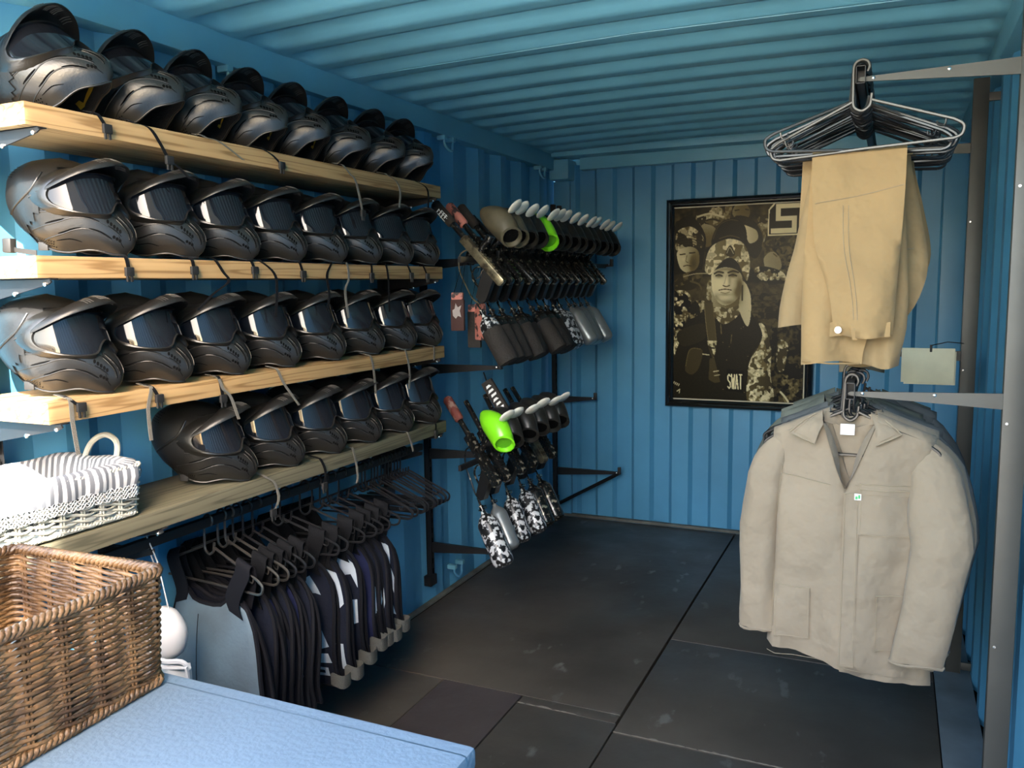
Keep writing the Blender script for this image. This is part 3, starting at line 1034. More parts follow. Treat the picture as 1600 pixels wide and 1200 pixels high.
# the rear buckle under the first mask of the second shelf
for key in ((1, 0),):
    t = masks[key]
    m = MB()
    m.rbox((-.13, -.075, .0), (-.108, -.05, .035), .004)
    m.ribbon([(-.108, -.06, .008), (-.08, -.062, .004), (-.05, -.064, .001)], (0, 0, 1), .012, .002)
    m.build('rear_buckle', RUBBER, t)

# ================================================================== HANGERS
def hanger_pts(w=.21, drop=.175):
    # hanger in the XZ plane, rail contact at (0, 0, 0)
    hook = [(.012, -.022), (.021, -.008), (.018, .006), (.006, .0135), (-.008, .011), (-.016, .000), (-.018, -.030), (-.019, -.062), (-.020, -.078)]
    return hook
def hanger_meshes(name, w=.21, drop=.158, r=.0040):
    z0 = -.078
    m = MB()
    hk = [(.014, 0, -.016), (.019, 0, -.004), (.015, 0, .008), (.003, 0, .0135), (-.009, 0, .010), (-.016, 0, -.002), (-.018, 0, -.03), (-.019, 0, -.06), (-.020, 0, z0)]
    m.tube(curve(hk, 4), r, 6)
    hook = m.mesh('hook', HANG)
    m = MB()
    u = [(-.020, 0, z0), (-.017, 0, z0 - .018), (0, 0, z0 - .028), (.017, 0, z0 - .018), (.021, 0, z0 - .002), (.0225, 0, z0 + .010)]
    m.tube(curve(u, 5), r, 6)
    for s in (-1, 1):
        sh = [(s * .020, 0, z0 - .004), (s * .034, 0, z0 - .010), (s * w * .93, 0, -drop + .004), (s * (w + .006), 0, -drop - .012), (s * (w + .002), 0, -drop - .033), (s * w * .93, 0, -drop - .040)]
        P = [Vector(p) for p in sh]
        path = [P[0], P[1]] + [P[1].lerp(P[2], k / 3) for k in (1, 2)] + curve(P[2:], 4)
        m.tube(path, r, 6)
        # garment notch
        q = [(s * w * .86, 0, -drop + .006), (s * w * .84, 0, -drop - .008), (s * w * .78, 0, -drop - .005), (s * w * .77, 0, -drop + .004)]
        m.tube(curve(q, 3), r * .6, 5)
    m.tube([(-w * .93, 0, -drop - .040), (0, 0, -drop - .038), (w * .93, 0, -drop - .040)], r, 6)
    return hook, m.mesh('shoulder_wire', HANG)
HK, HW = hanger_meshes('hanger')
def make_hanger(label, loc, rz, group, ry=0, m=None):
    t = thing('clothes_hanger', label, 'hanger', loc, (0, ry, rz), group)
    a = link('hook', HK, t); b = link('shoulder_wire', HW, t)
    if m:
        for o in (a, b):
            o.material_slots[0].link = 'OBJECT'
            o.material_slots[0].material = m
    return t

# ================================================================== VESTS under the lowest shelf
RZ = .866            # top of the clothes rail
def vest_surf(side, amp, ph, wt, hb):
    # side = -1 front panel (towards the doorway), +1 back panel
    def f(s, t, off=0.0):
        # t 0 top .. 1 bottom ; local origin at the rail contact
        half = sinterp([(0, .150), (.12, .172), (.30, .186), (.55, .200), (.85, wt + .035), (1, wt + .045)], t)
        neck = .032 * max(0, 1 - (abs(s) / .62) ** 4) if side < 0 else .03 * max(0, 1 - (abs(s) / .5) ** 2)
        ztop = -.225 - neck - .03 * max(0, abs(s) - .75) * 4
        z = ztop + (-hb - ztop) * t
        y = side * (.012 + off) + amp * math.sin(2 * PI * (t * .85 + ph)) + side * .030 * math.sin(PI * min(1, t * 1.05)) - side * .030 * s * s * math.sin(PI * min(1, .2 + t * .8))
        x = half * s + .012 * math.sin(3 * t + ph * 7)
        return Vector((x, y, z))
    return f
PATCHES = {
    'letters': [((-.05, .05), (.40, .80), 'PRINT'), ((.25, .55), (.30, .40), 'PRINT'), ((.50, .85), (.45, .62), 'PRINT')],
}
def make_vest(y, i, label, front_mat, patches, hb, amp, ph, wt, band=True, xoff=0.0, rz=0.0):
    t = thing('chest_protector_vest', label, 'vest', (.179 + xoff, y, RZ), (0, 0, rz), 'padded paintball vests hanging under the lowest shelf')
    NS, NT = 15, 19
    F = vest_surf(-1, amp, ph, wt, hb)
    Bk = vest_surf(1, amp, ph, wt, hb)
    for nm, fn, sd, mt in (('front_panel', F, -1, front_mat), ('back_panel', Bk, 1, NEO)):
        m = MB()
        m.sheet(lambda a, b: fn(-1 + 2 * a / (NS - 1), b / (NT - 1), .010), NS, NT, (0, -sd * .011, 0))
        p = m.build(nm, mt, t, angle=70)
        e = MB()
        edge = [fn(-1, k / 14, .005) for k in range(15)] + [fn(-1 + 2 * k / 10, 1, .005) for k in range(1, 10)] + [fn(1, 1 - k / 14, .005) for k in range(15)] + [fn(1 - 2 * k / 10, 0, .005) for k in range(1, 10)]
        e.tube(edge, .0075, 6, closed=True)
        e.build('binding', TRIM, p)
        for (s0, s1, t0, t1, pm, poly) in patches.get(sd, []):
            q = MB()
            if poly:
                # flat printed shape given in panel coordinates
                def cell(a, b): return fn(a, b, .0113)
                cx = sum(a for a, b in poly) / len(poly); cy = sum(b for a, b in poly) / len(poly)
                ring_ = []
                for k in range(len(poly)):
                    a, b = poly[k], poly[(k + 1) % len(poly)]
                    for r in range(4): ring_.append((a[0] + (b[0] - a[0]) * r / 4, a[1] + (b[1] - a[1]) * r / 4))
                vs = [cell(cx, cy)]
                for r in (.5, 1.0): vs += [cell(cx + (a - cx) * r, cy + (b - cy) * r) for a, b in ring_]
                k = len(ring_)
                fs = [(0, 1 + j, 1 + (j + 1) % k) for j in range(k)] + [(1 + j, 1 + j + k, 1 + (j + 1) % k + k, 1 + (j + 1) % k) for j in range(k)]
                q.add(vs, fs)
            else:
                q.sheet(lambda a, b: fn(s0 + (s1 - s0) * a / 6, t0 + (t1 - t0) * b / 8, .0113), 7, 9, (0, sd * .0008, 0))
            q.build('printed_patch', pm, p, fix=False)
    # shoulder straps over the hanger arms
    for s in (-1, 1):
        m = MB()
        x = s * .150
        zt = -.125
        pts = [F(s * .72, .10, .014), F(s * .72, .02, .014) + Vector((0, -.002, .01)), Vector((x, -.014, zt - .02)), Vector((x, -.008, zt + .008)), Vector((x, .004, zt + .014)), Vector((x, .014, zt + .002)), Vector((x, .016, zt - .04)), Bk(s * .72, .06, .014)]
        m.ribbon(curve(pts, 4), (1, 0, s * -.35), .058, .0025)
        m.build('shoulder_strap', WEB if i else TRIM, t)
    if band:
        zb = -hb + .005
        for sgn in ((1,) if i % 3 else (1, -1)):
            m = MB()
            pts = [F(sgn * .9, .93, .012), F(sgn * 1.0, .95, .02) + Vector((sgn * .02, .004, -.004)), Bk(sgn * 1.0, .95, .02) + Vector((sgn * .022, 0, -.006)), Bk(sgn * .85, .96, .012)]
            m.ribbon(curve(pts, 5), (0, 0, 1), .045, .0025)
            m.build('elastic_side_band', BAND, t)
    return t

VY = [2.572, 2.640, 2.672, 2.706, 2.750, 2.795, 2.893, 2.933, 3.037, 3.105, 3.150, 3.195, 3.262]
P_ = lambda *pts: (0, 0, 0, 0, PRINT, list(pts))
vest_defs = [
    ('front vest of the rail, faded grey-blue front with wide black shoulder straps', FADED, {-1: []}, .665, .004, .0, .195, False),
    ('second vest from the doorway, thin black neoprene edge behind the faded one', NEO, {-1: [P_((.62, .62), (.80, .60), (.92, .84), (.80, .86)), P_((.68, .52), (.76, .50), (.80, .57), (.70, .58))]}, .655, .010, .1, .17, True),
    ('third vest from the doorway, plain dark navy panel', NEOB, {}, .66, .012, .05, .17, False),
    ('fourth vest from the doorway, dark panel with grey loop at its foot', NEO, {-1: [P_((.55, .7), (.7, .68), (.8, .95), (.7, .97))]}, .67, .012, .12, .17, True),
    ('fifth vest from the doorway, black with navy shading', NEOB, {}, .66, .014, .08, .17, False),
    ('sixth vest from the doorway, black with pale piping down its side', NEO, {-1: [P_((.84, .62), (.88, .62), (.93, .93), (.86, .97))]}, .65, .016, .10, .17, False),
    ('black vest with a big pale grey print and letter P on its lower front', NEO, {-1: [P_((.10, .08), (.62, .12), (.80, .26), (.42, .24)), P_((.25, .40), (.74, .46), (.72, .50), (.50, .50)), P_((.50, .50), (.80, .50), (.94, .64), (.72, .69), (.52, .62)), P_((.64, .72), (.92, .70), (.97, .78), (.68, .80))]}, .64, .020, .12, .18, True),
    ('black vest with a pale grey stripe print beside the letter P vest', NEO, {-1: [P_((.60, .06), (.9, .1), (.95, .35), (.84, .42), (.74, .2)), P_((.52, .70), (.93, .68), (.95, .92), (.56, .94))]}, .63, .020, .10, .18, True),
    ('black vest with a torn white patch on its shoulder', NEO, {-1: [P_((.55, .02), (.95, .08), (.96, .30), (.86, .20), (.7, .24)), P_((.84, .42), (.95, .40), (.97, .60), (.90, .62))]}, .62, .018, .14, .18, True),
    ('navy blue vest with small pale marks low on its front', NEOB, {-1: [P_((.70, .74), (.76, .70), (.76, .80), (.70, .84)), P_((.84, .74), (.88, .72), (.88, .80), (.84, .82))]}, .60, .020, .10, .18, True),
    ('black vest with a long white flash beside the navy blue one', NEO, {-1: [P_((.82, .36), (.94, .34), (.98, .70), (.94, .74), (.9, .6))]}, .60, .018, .12, .18, True),
    ('black vest with a white side stripe, next to last on the rail', NEO, {-1: [P_((.8, .3), (.92, .28), (.97, .60), (.93, .7))]}, .60, .018, .12, .18, True),
    ('last vest on the rail with white wavy edge, next to the empty hangers', NEO, {-1: [P_((.80, .08), (.94, .10), (.90, .30), (.98, .42), (.97, .58), (.86, .40)), P_((.86, .80), (.94, .70), (.98, .82))]}, .59, .016, .12, .18, True)]
for i, (y, dfn) in enumerate(zip(VY, vest_defs)):
    lab, fm, pt, hb, amp, ph, wt, bd = dfn
    rz = -.10 if i == 0 else (random.uniform(-.04, .06) if i < 6 else random.uniform(.20, .30))
    v = make_vest(y, i, lab, fm, pt, hb, amp, ph, wt, bd, 0.012 if i == 0 else random.uniform(-.01, .01), rz)
    make_hanger('hanger of the %s vest from the doorway%s' % (ORD[i], ', pale wire in full view' if i == 0 else ''), (.179 + (.012 if i == 0 else 0), y + .001, RZ - .003), rz, 'wire hangers with vests under the lowest shelf', 0, HANGG if i in (0, 1, 2) else None)
    if i == 0:
        # centre seam and hem of the faded front
        F = vest_surf(-1, amp, ph, wt, hb)
        fp = [c for c in bpy.data.objects if c.parent == v and c.name.startswith('front_panel')][0]
        m = MB()
        m.tube([F(-.20, k / 12, .0112) for k in range(1, 13)], .0012, 4)
        m.tube([F(-.9 + 1.8 * k / 12, .86, .0112) for k in range(13)], .0010, 4)
        m.build('seam', TRIM, fp)
# letter P on the seventh vest
v7 = [o for o in bpy.data.objects if o.get('label', '').startswith('black vest with a big pale grey print')][0]
F = vest_surf(-1, .020, .12, .18, .64)
m = MB()
def Pq(a, b, c, d):
    m.sheet(lambda i, j: F(a + (b - a) * i / 3, c + (d - c) * j / 3, .0122), 4, 4, (0, -.0006, 0))
Pq(.66, .72, .83, .94); Pq(.72, .90, .83, .855); Pq(.84, .90, .855, .885); Pq(.72, .90, .885, .91)
fp = [c for c in bpy.data.objects if c.parent == v7 and c.name.startswith('front_panel')][0]
m.build('letter', PRINT, fp)
# empty hangers
EY = [3.385, 3.410, 3.432, 3.478, 3.498, 3.520, 3.548, 3.572, 3.596, 3.622, 3.646, 3.668, 3.690]
for i, y in enumerate(EY):
    make_hanger('%s empty black hanger beyond the vests, counted towards the guns' % ORD[i], (.179, y, RZ - .003), random.uniform(-.06, .06), 'empty black hangers at the gun end of the vest rail')

# white quilted pad beside the first vest
t = thing('knee_pad', 'white padded knee pad hanging between the brown basket and the faded vest', 'pad', (.275, 2.36, .60))
MB().tube([(-.03, 0, .07), (-.06, 0, .2), (-.096, 0, .272), (-.104, 0, .268), (-.07, .002, .18)], .002, 5).build('hanging_cord', CLOTHW, t)
m = MB()
def kp(i, j):
    a = PI * i / 12; b = -PI / 2 + PI * j / 10
    r = 1 + .04 * math.sin(9 * b)
    return Vector((-.055 * 1.0 + .075 * math.sin(a) * math.cos(b) * r, -.05 * math.cos(a) * math.cos(b) * r, .078 * math.sin(b)))
m.grid(kp, 13, 11)
m.build('padded_shell', CLOTHW, t, angle=80)
m = MB()
m.sheet(lambda i, j: Vector((-.07 + .022 * i + .004 * math.sin(j), -.045 + .012 * math.sin(i * 1.3) , -.055 - .022 * j)), 7, 5, (0, .010, 0))
m.build('cuff', mat('grey_white_knit', (.42, .44, .45), .85), t)
m = MB()
m.tube([(-.07, -.05, -.060), (0, -.054, -.066), (.075, -.05, -.055), (.068, -.03, -.15)], .006, 6)
m.tube(curve([(-.07, -.052, -.03), (.0, -.06, -.045), (.06, -.052, -.04), (.075, -.04, -.062)], 4), .007, 6)
m.build('elastic_edge', CLOTHW, t)

# ================================================================== COUNTER and BASKETS
ct = thing('counter', 'pale blue painted counter across the doorway, rounded top corner in front', 'counter', (.75, 1.42, 0))
CX0, CX1, CY0, CY1, CZ = .02, 1.515, 1.12, 1.73, .90
MB().rbox((CX0 - .75, CY0 - 1.42, CZ - .035), (CX1 - .75, CY1 - 1.42, CZ), .009).build('counter_top', COUNTER, ct)
MB().rbox((CX1 - .75 - .022, CY0 - 1.42 + .01, 0.0), (CX1 - .75 - .004, CY1 - 1.42 - .006, CZ - .034), .003).build('side_panel', COUNTER, ct)
MB().rbox((CX0 - .75, CY1 - 1.42 - .03, 0.0), (CX1 - .75 - .02, CY1 - 1.42 - .012, CZ - .034), .003).build('back_panel', COUNTER, ct)

def wicker_basket(t, x0, x1, y0, y1, h, rows, smat, r=.0048, stakes=6, flare=.012, rim=.009, gap=1.0, rim_r=.0045, base=True):
    # woven strands run round the basket, passing each stake alternately inside and outside
    def corner_path(e, n_per=.012):
        a0, a1, b0, b1 = x0 - e, x1 + e, y0 - e, y1 + e
        pts = []
        def seg(p, q):
            L = math.hypot(q[0] - p[0], q[1] - p[1])
            k = max(2, int(L / n_per))
            for i in range(k): pts.append((p[0] + (q[0] - p[0]) * i / k, p[1] + (q[1] - p[1]) * i / k))
        c = .012
        seg((a0 + c, b0), (a1 - c, b0)); seg((a1 - c, b0), (a1, b0 + c)); seg((a1, b0 + c), (a1, b1 - c)); seg((a1, b1 - c), (a1 - c, b1))
        seg((a1 - c, b1), (a0 + c, b1)); seg((a0 + c, b1), (a0, b1 - c)); seg((a0, b1 - c), (a0, b0 + c)); seg((a0, b0 + c), (a0 + c, b0))
        return pts
    per = 2 * (x1 - x0 + y1 - y0)
    rnd = random.Random(5)
    sp = per / max(8, round(per / stakes))
    ns = round(per / sp)
    dz = h / rows
    lengths = None
    for k in range(rows):
        e = flare * (k + .5) / rows
        for sub in (0, 1):
            pts = corner_path(e)
            out = []
            s = 0.0
            ph = PI * (k % 2) + sub * PI
            jit = rnd.uniform(-.2, .2)
            n = len(pts)
            for i, p in enumerate(pts):
                q = pts[(i + 1) % n]; o = pts[i - 1]
                tx, ty = q[0] - o[0], q[1] - o[1]
                l = math.hypot(tx, ty) or 1
                nx, ny = ty / l, -tx / l
                wv = math.sin(2 * PI * s / (2 * sp) + ph)
                off = (r * 1.15) * wv
                zz = dz * (k + .5) + .32 * dz * math.cos(2 * PI * s / (2 * sp) + ph + .6) + .0012 * noise.noise(Vector((s * 12, k * 3.1, sub)))
                out.append((p[0] + nx * off, p[1] + ny * off, zz))
                s += math.hypot(q[0] - p[0], q[1] - p[1])
            m = MB()
            m.tube(out, [r * (1 + .18 * noise.noise(Vector((i * .11, k, sub * 5)))) for i in range(len(out))], 5, closed=True, flat=.75)
            m.build('wicker_strand', smat, t, angle=80, fix=False)
    # stakes
    pts = corner_path(0, .004)
    n = len(pts)
    for q in range(ns):
        i = int(n * (q + .5) / ns)
        p = pts[i]
        cx, cy = (x0 + x1) / 2, (y0 + y1) / 2
        dx = flare * (1 if p[0] > x1 - .004 else (-1 if p[0] < x0 + .004 else 0))
        dy = flare * (1 if p[1] > y1 - .004 else (-1 if p[1] < y0 + .004 else 0))
        tx = 1 if dy else 0
        m = MB()
        for d in (-1, 1):
            m.tube([(p[0] + d * r * .9 * tx, p[1] + d * r * .9 * (1 - tx), 0), (p[0] + dx + d * r * .9 * tx, p[1] + dy + d * r * .9 * (1 - tx), h)], r * .8, 5)
        m.build('wicker_stake', smat, t, angle=80)
    # twisted rim and foot
    for nm, z, e in (('twisted_rim', h + .002, flare), ('twisted_foot', .006, 0)):
        base_pts = corner_path(e, .0045)
        n = len(base_pts)
        m = MB()
        turns = int(per / .030)
        for q in range(3):
            out = []
            for i, p in enumerate(base_pts):
                qn = base_pts[(i + 1) % n]; o = base_pts[i - 1]
                tx, ty = qn[0] - o[0], qn[1] - o[1]
                l = math.hypot(tx, ty) or 1
                nx, ny = ty / l, -tx / l
                a = 2 * PI * turns * i / n + 2 * PI * q / 3
                out.append((p[0] + nx * rim * .62 * math.cos(a), p[1] + ny * rim * .62 * math.cos(a), z + rim * .62 * math.sin(a)))
            m.tube(out, rim * .62, 5, closed=True)
        m.build(nm, smat, t, angle=80, fix=False)
    if base:
        MB().box((x0, y0, .002), (x1, y1, .007)).build('basket_floor', smat, t, smooth=False)

t = thing('wicker_basket', 'brown woven wicker basket standing on the pale blue counter', 'basket', (.808, 1.43, CZ + .004), (0, 0, .045))
wicker_basket(t, -.170, .158, -.30, .262, .185, 17, WICKB, r=.0036, stakes=.062, flare=.006, rim=.0085)
t = thing('folded_cloth', 'pale blue folded cloth lying in the brown basket', 'cloth', (.80, 1.30, CZ + .012))
m = MB()
m.sheet(lambda i, j: Vector((-.11 + .022 * i, -.10 + .022 * j, .105 + .03 * noise.noise(Vector((i * .35, j * .35, 2))) - .05 * max(0, abs(i - 5) / 5 - .5) - .10 * max(0, (j - 7) / 3))), 11, 11, (0, 0, -.10))
m.build('cloth_fold', mat('pale_blue_cloth', (.45, .55, .66), .85, var=.06), t, angle=70)

# white basket with striped liner
t = thing('lined_basket', 'white wicker basket with grey and white striped liner on the lowest shelf', 'basket', (.165, 2.025, SZ[3] + .006), (0, 0, -.02))
bx0, bx1, by0, by1, bh = -.125, .125, -.215, .215, .125
wicker_basket(t, bx0, bx1, by0, by1, bh, 8, WICKW, r=.0042, stakes=.055, flare=.012, rim=.006)
def perim(e, n):
    a0, a1, b0, b1 = bx0 - e, bx1 + e, by0 - e, by1 + e
    c = .03
    P = []
    segs = [((a0 + c, b0), (a1 - c, b0)), ((a1 - c, b0), (a1, b0 + c)), ((a1, b0 + c), (a1, b1 - c)), ((a1, b1 - c), (a1 - c, b1)), ((a1 - c, b1), (a0 + c, b1)), ((a0 + c, b1), (a0, b1 - c)), ((a0, b1 - c), (a0, b0 + c)), ((a0, b0 + c), (a0 + c, b0))]
    L = [math.hypot(q[0] - p[0], q[1] - p[1]) for p, q in segs]
    tot = sum(L)
    for i in range(n):
        s = tot * i / n
        for (p, q), l in zip(segs, L):
            if s <= l:
                P.append((p[0] + (q[0] - p[0]) * s / l, p[1] + (q[1] - p[1]) * s / l)); break
            s -= l
        else: P.append(segs[0][0])
    return P
NSTR = 280
levels = [(.018, .082, .004), (.021, .092, .005), (.023, .106, .005), (.021, .124, .004), (.014, .138, .003), (.000, .142, .003), (-.012, .134, .004), (-.018, .112, .006), (-.024, .07, .008), (-.03, .02, .006)]
rings = [perim(e, NSTR) for e, z, a in levels]
m = MB()
vs = []
for i in range(NSTR):
    for (e, z, a), rg in zip(levels, rings):
        w = a * noise.noise(Vector((i * .12, z * 14, 3)))
        wv = .012 * noise.noise(Vector((i * .05, 0, 8)))
        x, y = rg[i]
        k = math.hypot(x, y) or 1
        vs.append((x + w * x / k * 1.4, y + w * y / k * 1.4, z + wv * (1 if z > .1 else .6)))
nl = len(levels)
fs = []
mi = []
for i in range(NSTR):
    i2 = (i + 1) % NSTR
    for j in range(nl - 1):
        fs.append((i * nl + j, i2 * nl + j, i2 * nl + j + 1, i * nl + j + 1))
        mi.append(1 if (i // 2) % 2 else 0)
m.v = [tuple(p) for p in vs]; m.f = fs; m.mi = mi
m.build('striped_liner', [CLOTHW, CLOTHG], t, angle=80, fix=False)
# lace edge below the liner flap
m = MB()
rg = perim(.0175, 240)
for z0 in (.080, .070, .060):
    m.tube([(x, y, z0 + .006 * math.sin(i * PI / 2) + .012 * noise.noise(Vector((i * .06, 0, 8)))) for i, (x, y) in enumerate(rg)], .0013, 4, closed=True)
    m.tube([(x, y, z0 + .006 * math.cos(i * PI / 2 + PI / 4) + .012 * noise.noise(Vector((i * .06, 0, 8)))) for i, (x, y) in enumerate(rg)], .0013, 4, closed=True)
m.build('lace_edge', CLOTHW, t, fix=False)
for s in (-1, 1):
    m = MB()
    pts = [(-.055, s * .205, .11), (-.056, s * .222, .150), (-.04, s * .234, .178), (0, s * .238, .192), (.04, s * .234, .178), (.056, s * .222, .150), (.055, s * .205, .11)]
    m.tube(curve(pts, 5), .0075, 8)
    m.build('handle', WICKW, t)

# ================================================================== PAINTBALL GUNS
# local axes: +x muzzle, +z hopper side, y thickness; origin in the receiver
def gun_meshes():
    G = {}
    m = MB()
    m.rbox((-.135, -.017, -.018), (.135, .017, .020), .005)
    m.rbox((-.139, -.013, -.012), (-.132, .013, .014), .003)
    G['receiver'] = m
    m = MB()
    for k in range(13):
        x = -.105 + .0185 * k
        m.box((x, -.011, .020), (x + .009, .011, .0265))
    m.box((-.115, -.008, .0185), (.13, .008, .022))
    G['top_rail'] = m
    m = MB()
    m.tube([(-.12, -.0175, .009), (.125, -.0175, .009)], .0028, 5)
    m.tube([(-.12, -.0175, -.003), (.125, -.0175, -.003)], .0022, 5)
    m.rbox((-.05, -.0195, -.012), (.05, -.0165, -.006), .001)
    for x in (-.122, -.06, .03, .11):
        m.lathe([(.0035, 0), (.0035, .002), (.001, .003)], 8, Matrix.Translation((x, -.0175, .0155)) @ Matrix.Rotation(PI / 2, 4, 'X'))
    G['side_detail'] = m
    m = MB()
    m.tube([(.130, 0, .006), (.16, 0, .006), (.30, 0, .006)], [.0135, .0125, .0120], 10)
    G['barrel'] = m
    m = MB()
    m.tube([(.215, 0, .006), (.222, 0, .006), (.335, 0, .006), (.345, 0, .006)], [.017, .023, .024, .015], 10, flat=.85)
    G['barrel_cover'] = m
    m = MB()
    m.tube([(.03, 0, .004), (.04, 0, .045), (.042, 0, .085)], [.014, .013, .014], 10)
    m.tube([(.034, 0, .075), (.043, 0, .10)], [.018, .019], 10)
    G['feed_neck'] = m
    m = MB()
    m.prism([(-.035, -.016), (-.098, -.016), (-.135, -.105), (-.128, -.128), (-.090, -.128), (-.075, -.10), (-.052, -.06)], -.0135, .0135, axis=1)
    G['grip_frame'] = m
    m = MB()
    m.tube(curve([(-.04, 0, -.018), (-.010, 0, -.028), (.004, 0, -.055), (-.012, 0, -.085), (-.045, 0, -.094), (-.072, 0, -.092)], 5), .0032, 6, flat=1.6)
    G['trigger_guard'] = m
    m = MB()
    m.tube(curve([(-.035, 0, -.02), (-.030, 0, -.035), (-.038, 0, -.055), (-.034, 0, -.072)], 4), .0030, 6)
    G['trigger'] = m
    m = MB()
    m.tube(curve([(.085, 0, -.018), (.095, 0, -.060), (.055, -.004, -.110), (-.02, -.008, -.138), (-.075, -.004, -.150), (-.115, 0, -.142)], 6), .0036, 6)
    G['air_hose'] = m
    # hopper shell: long egg with open rear mouth
    m = MB()
    N, K = 14, 11
    def hp(i, j):
        a = 2 * PI * i / N
        t = j / (K - 1)
        x = .150 - .185 * t
        prof = sinterp([(0, .015), (.12, .038), (.35, .056), (.6, .059), (.85, .054), (1, .047)], t)
        cz = .150 + .012 * math.sin(PI * t) + .018 * t
        yy = .82 * prof * math.cos(a)
        k = max(0, (t - .55) / .45) ** 1.5
        return Vector((x + k * .75 * yy + .004 * math.sin(a) * t, yy + .010 * k, cz + prof * math.sin(a)))
    m.grid(hp, N, K, closed_u=True)
    m.add([hp(i, 0) for i in range(N)], [tuple(range(N))])
    # folded-in mouth
    def hm(i, j):
        p = hp(i, K - 1)
        c = Vector((-.035, .010, .168))
        q = c + (p - c) * (1 - .16 * min(j, 1))
        return q + Vector((.05 * max(0, j - 1) - .003 * (j == 1), 0, 0))
    m.grid(hm, N, 3, closed_u=True)
    G['hopper'] = m
    m = MB()
    m.lathe([(.001, 0), (.037, .0), (.0375, -.004)], 14, Matrix.Translation((-.020, .008, .170)) @ Matrix.Rotation(math.radians(-37), 4, 'Z') @ Matrix.Rotation(PI / 2, 4, 'Y'), cap=False)
    G['hopper_mouth'] = m
    m = MB()
    R = Matrix.Translation((.036, .010, .268)) @ Matrix.Rotation(math.radians(1), 4, 'Z') @ Matrix.Rotation(math.radians(-88), 4, 'Y')
    m.lathe([(.002, .0015), (.030, .001), (.036, -.003), (.038, -.007), (.036, -.0075), (.033, -.005), (.002, -.002)], 18, R)
    G['hopper_lid'] = m
    m = MB()
    m.tube([(-.018, .006, .212), (.012, .008, .222), (.034, .010, .226)], .004, 6)
    G['lid_hinge'] = m
    return G
GM = gun_meshes()
def gun_mesh(nm, mt): return GM[nm].mesh(nm, mt, angle=45)
GUNMESH = {}
def gm_(nm, mt):
    k = (nm, mt.name)
    if k not in GUNMESH: GUNMESH[k] = gun_mesh(nm, mt)
    return GUNMESH[k]
def tank_mesh(mt, cover=None):
    m = MB()
    prof = [(.004, .0), (.010, .002), (.012, .012), (.016, .018), (.030, .030), (.0405, .048), (.043, .060), (.043, .205), (.040, .222), (.026, .232), (.004, .233)]
    m.lathe(prof, 16)
    return m.mesh('air_tank', mt, angle=50)
TM = {k: tank_mesh(v) for k, v in (('grey', TANKG), ('chip', TANKS), ('black', GUNB))}
m = MB(); m.lathe([(.030, .075), (.0455, .077), (.0470, .085), (.0470, .215), (.043, .236), (.028, .240), (.004, .241)], 16, cap=False)
TCOVER = m.mesh('tank_cover', TANKC, angle=50)
m = MB()
m.tube([(0, 0, -.055), (0, 0, -.02)], .0045, 6); m.tube([(0, 0, -.02), (0, 0, .006)], .010, 10)
REG_A = m.mesh('regulator', GUNB)
m = MB()
m.tube([(-.020, 0, -.008), (.018, 0, -.008)], .0040, 6); m.tube([(0, -.022, -.012), (0, -.008, -.012)], .0075, 10)
REG_B = m.mesh('pressure_gauge', CHROME)

UROT = (-.692, .722)
def make_gun(label, y, x, z, beta, group, body=GUNB, hop=HOPB, tank='cover', barrel_cov=None, tank_ang=18, tdx=0, dz=0.0, tk_scale=1.0, lid=True, rzz=0.0, lidrot=0.0):
    t = bpy.data.objects.new('paintball_gun', None)
    COL.objects.link(t)
    t.empty_display_size = .05
    t.location = (x, y, z)
    t.rotation_euler = (Matrix.Rotation(rzz, 3, 'Z') @ Matrix.Rotation(beta, 3, 'Y') @ Matrix.Rotation(PI, 3, 'Z')).to_euler()
    tag(t, label, 'gun', group)
    frm = GUNB
    link('receiver', gm_('receiver', body), t)
    for nm, mt in (('top_rail', body), ('side_detail', body), ('barrel', GUNB), ('feed_neck', GUNB), ('grip_frame', HOOD), ('trigger_guard', GUNB), ('trigger', CHROME), ('air_hose', GUNS if body is GUNS else GUNB)):
        o = link(nm, gm_(nm, mt), t)
        if nm in ('top_rail', 'side_detail'): o['kind'] = 'stuff'
    if barrel_cov:
        link('barrel_cover', gm_('barrel_cover', barrel_cov), t)
    h = link('hopper', gm_('hopper', hop), t)
    if lid:
        l = link('hopper_lid', gm_('hopper_lid', LID), h)
        if lidrot: l.rotation_euler = (0, lidrot, 0); l.location = (.0, 0, 0)
        link('lid_hinge', gm_('lid_hinge', HOPB), h)
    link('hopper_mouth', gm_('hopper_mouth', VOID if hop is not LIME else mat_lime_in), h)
    # bottle: starts below the grip, points backwards and down
    g0 = Vector((-.118, 0, -.150))
    a = math.radians(tank_ang)
    d = Vector((-math.cos(a), 0, -math.sin(a) * 1.0))
    o = link('air_tank', TM['grey' if tank in ('grey',) else ('chip' if tank == 'chip' else 'black')], t)
    Rm = Vector((0, 0, 1)).rotation_difference(d).to_matrix().to_4x4()
    o.matrix_local = Matrix.Translation(g0 + d * .045) @ Rm @ Matrix.Scale(tk_scale, 4)
    if tank == 'cover':
        link('tank_cover', TCOVER, o)
    r = link('regulator', REG_A, o)
    r2_ = link('pressure_gauge', REG_B, o)
    return t
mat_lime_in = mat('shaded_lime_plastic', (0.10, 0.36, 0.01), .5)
B0 = math.radians(46.2)
UY = [3.955, 4.050, 4.155, 4.265, 4.375, 4.480, 4.585, 4.690, 4.795, 4.900, 5.010, 5.120, 5.225, 5.330]
utank = ['chip', 'cover', 'cover', 'cover', 'cover', 'cover', 'cover', 'cover', 'chip', 'chip', 'grey', 'grey', 'grey', 'grey']
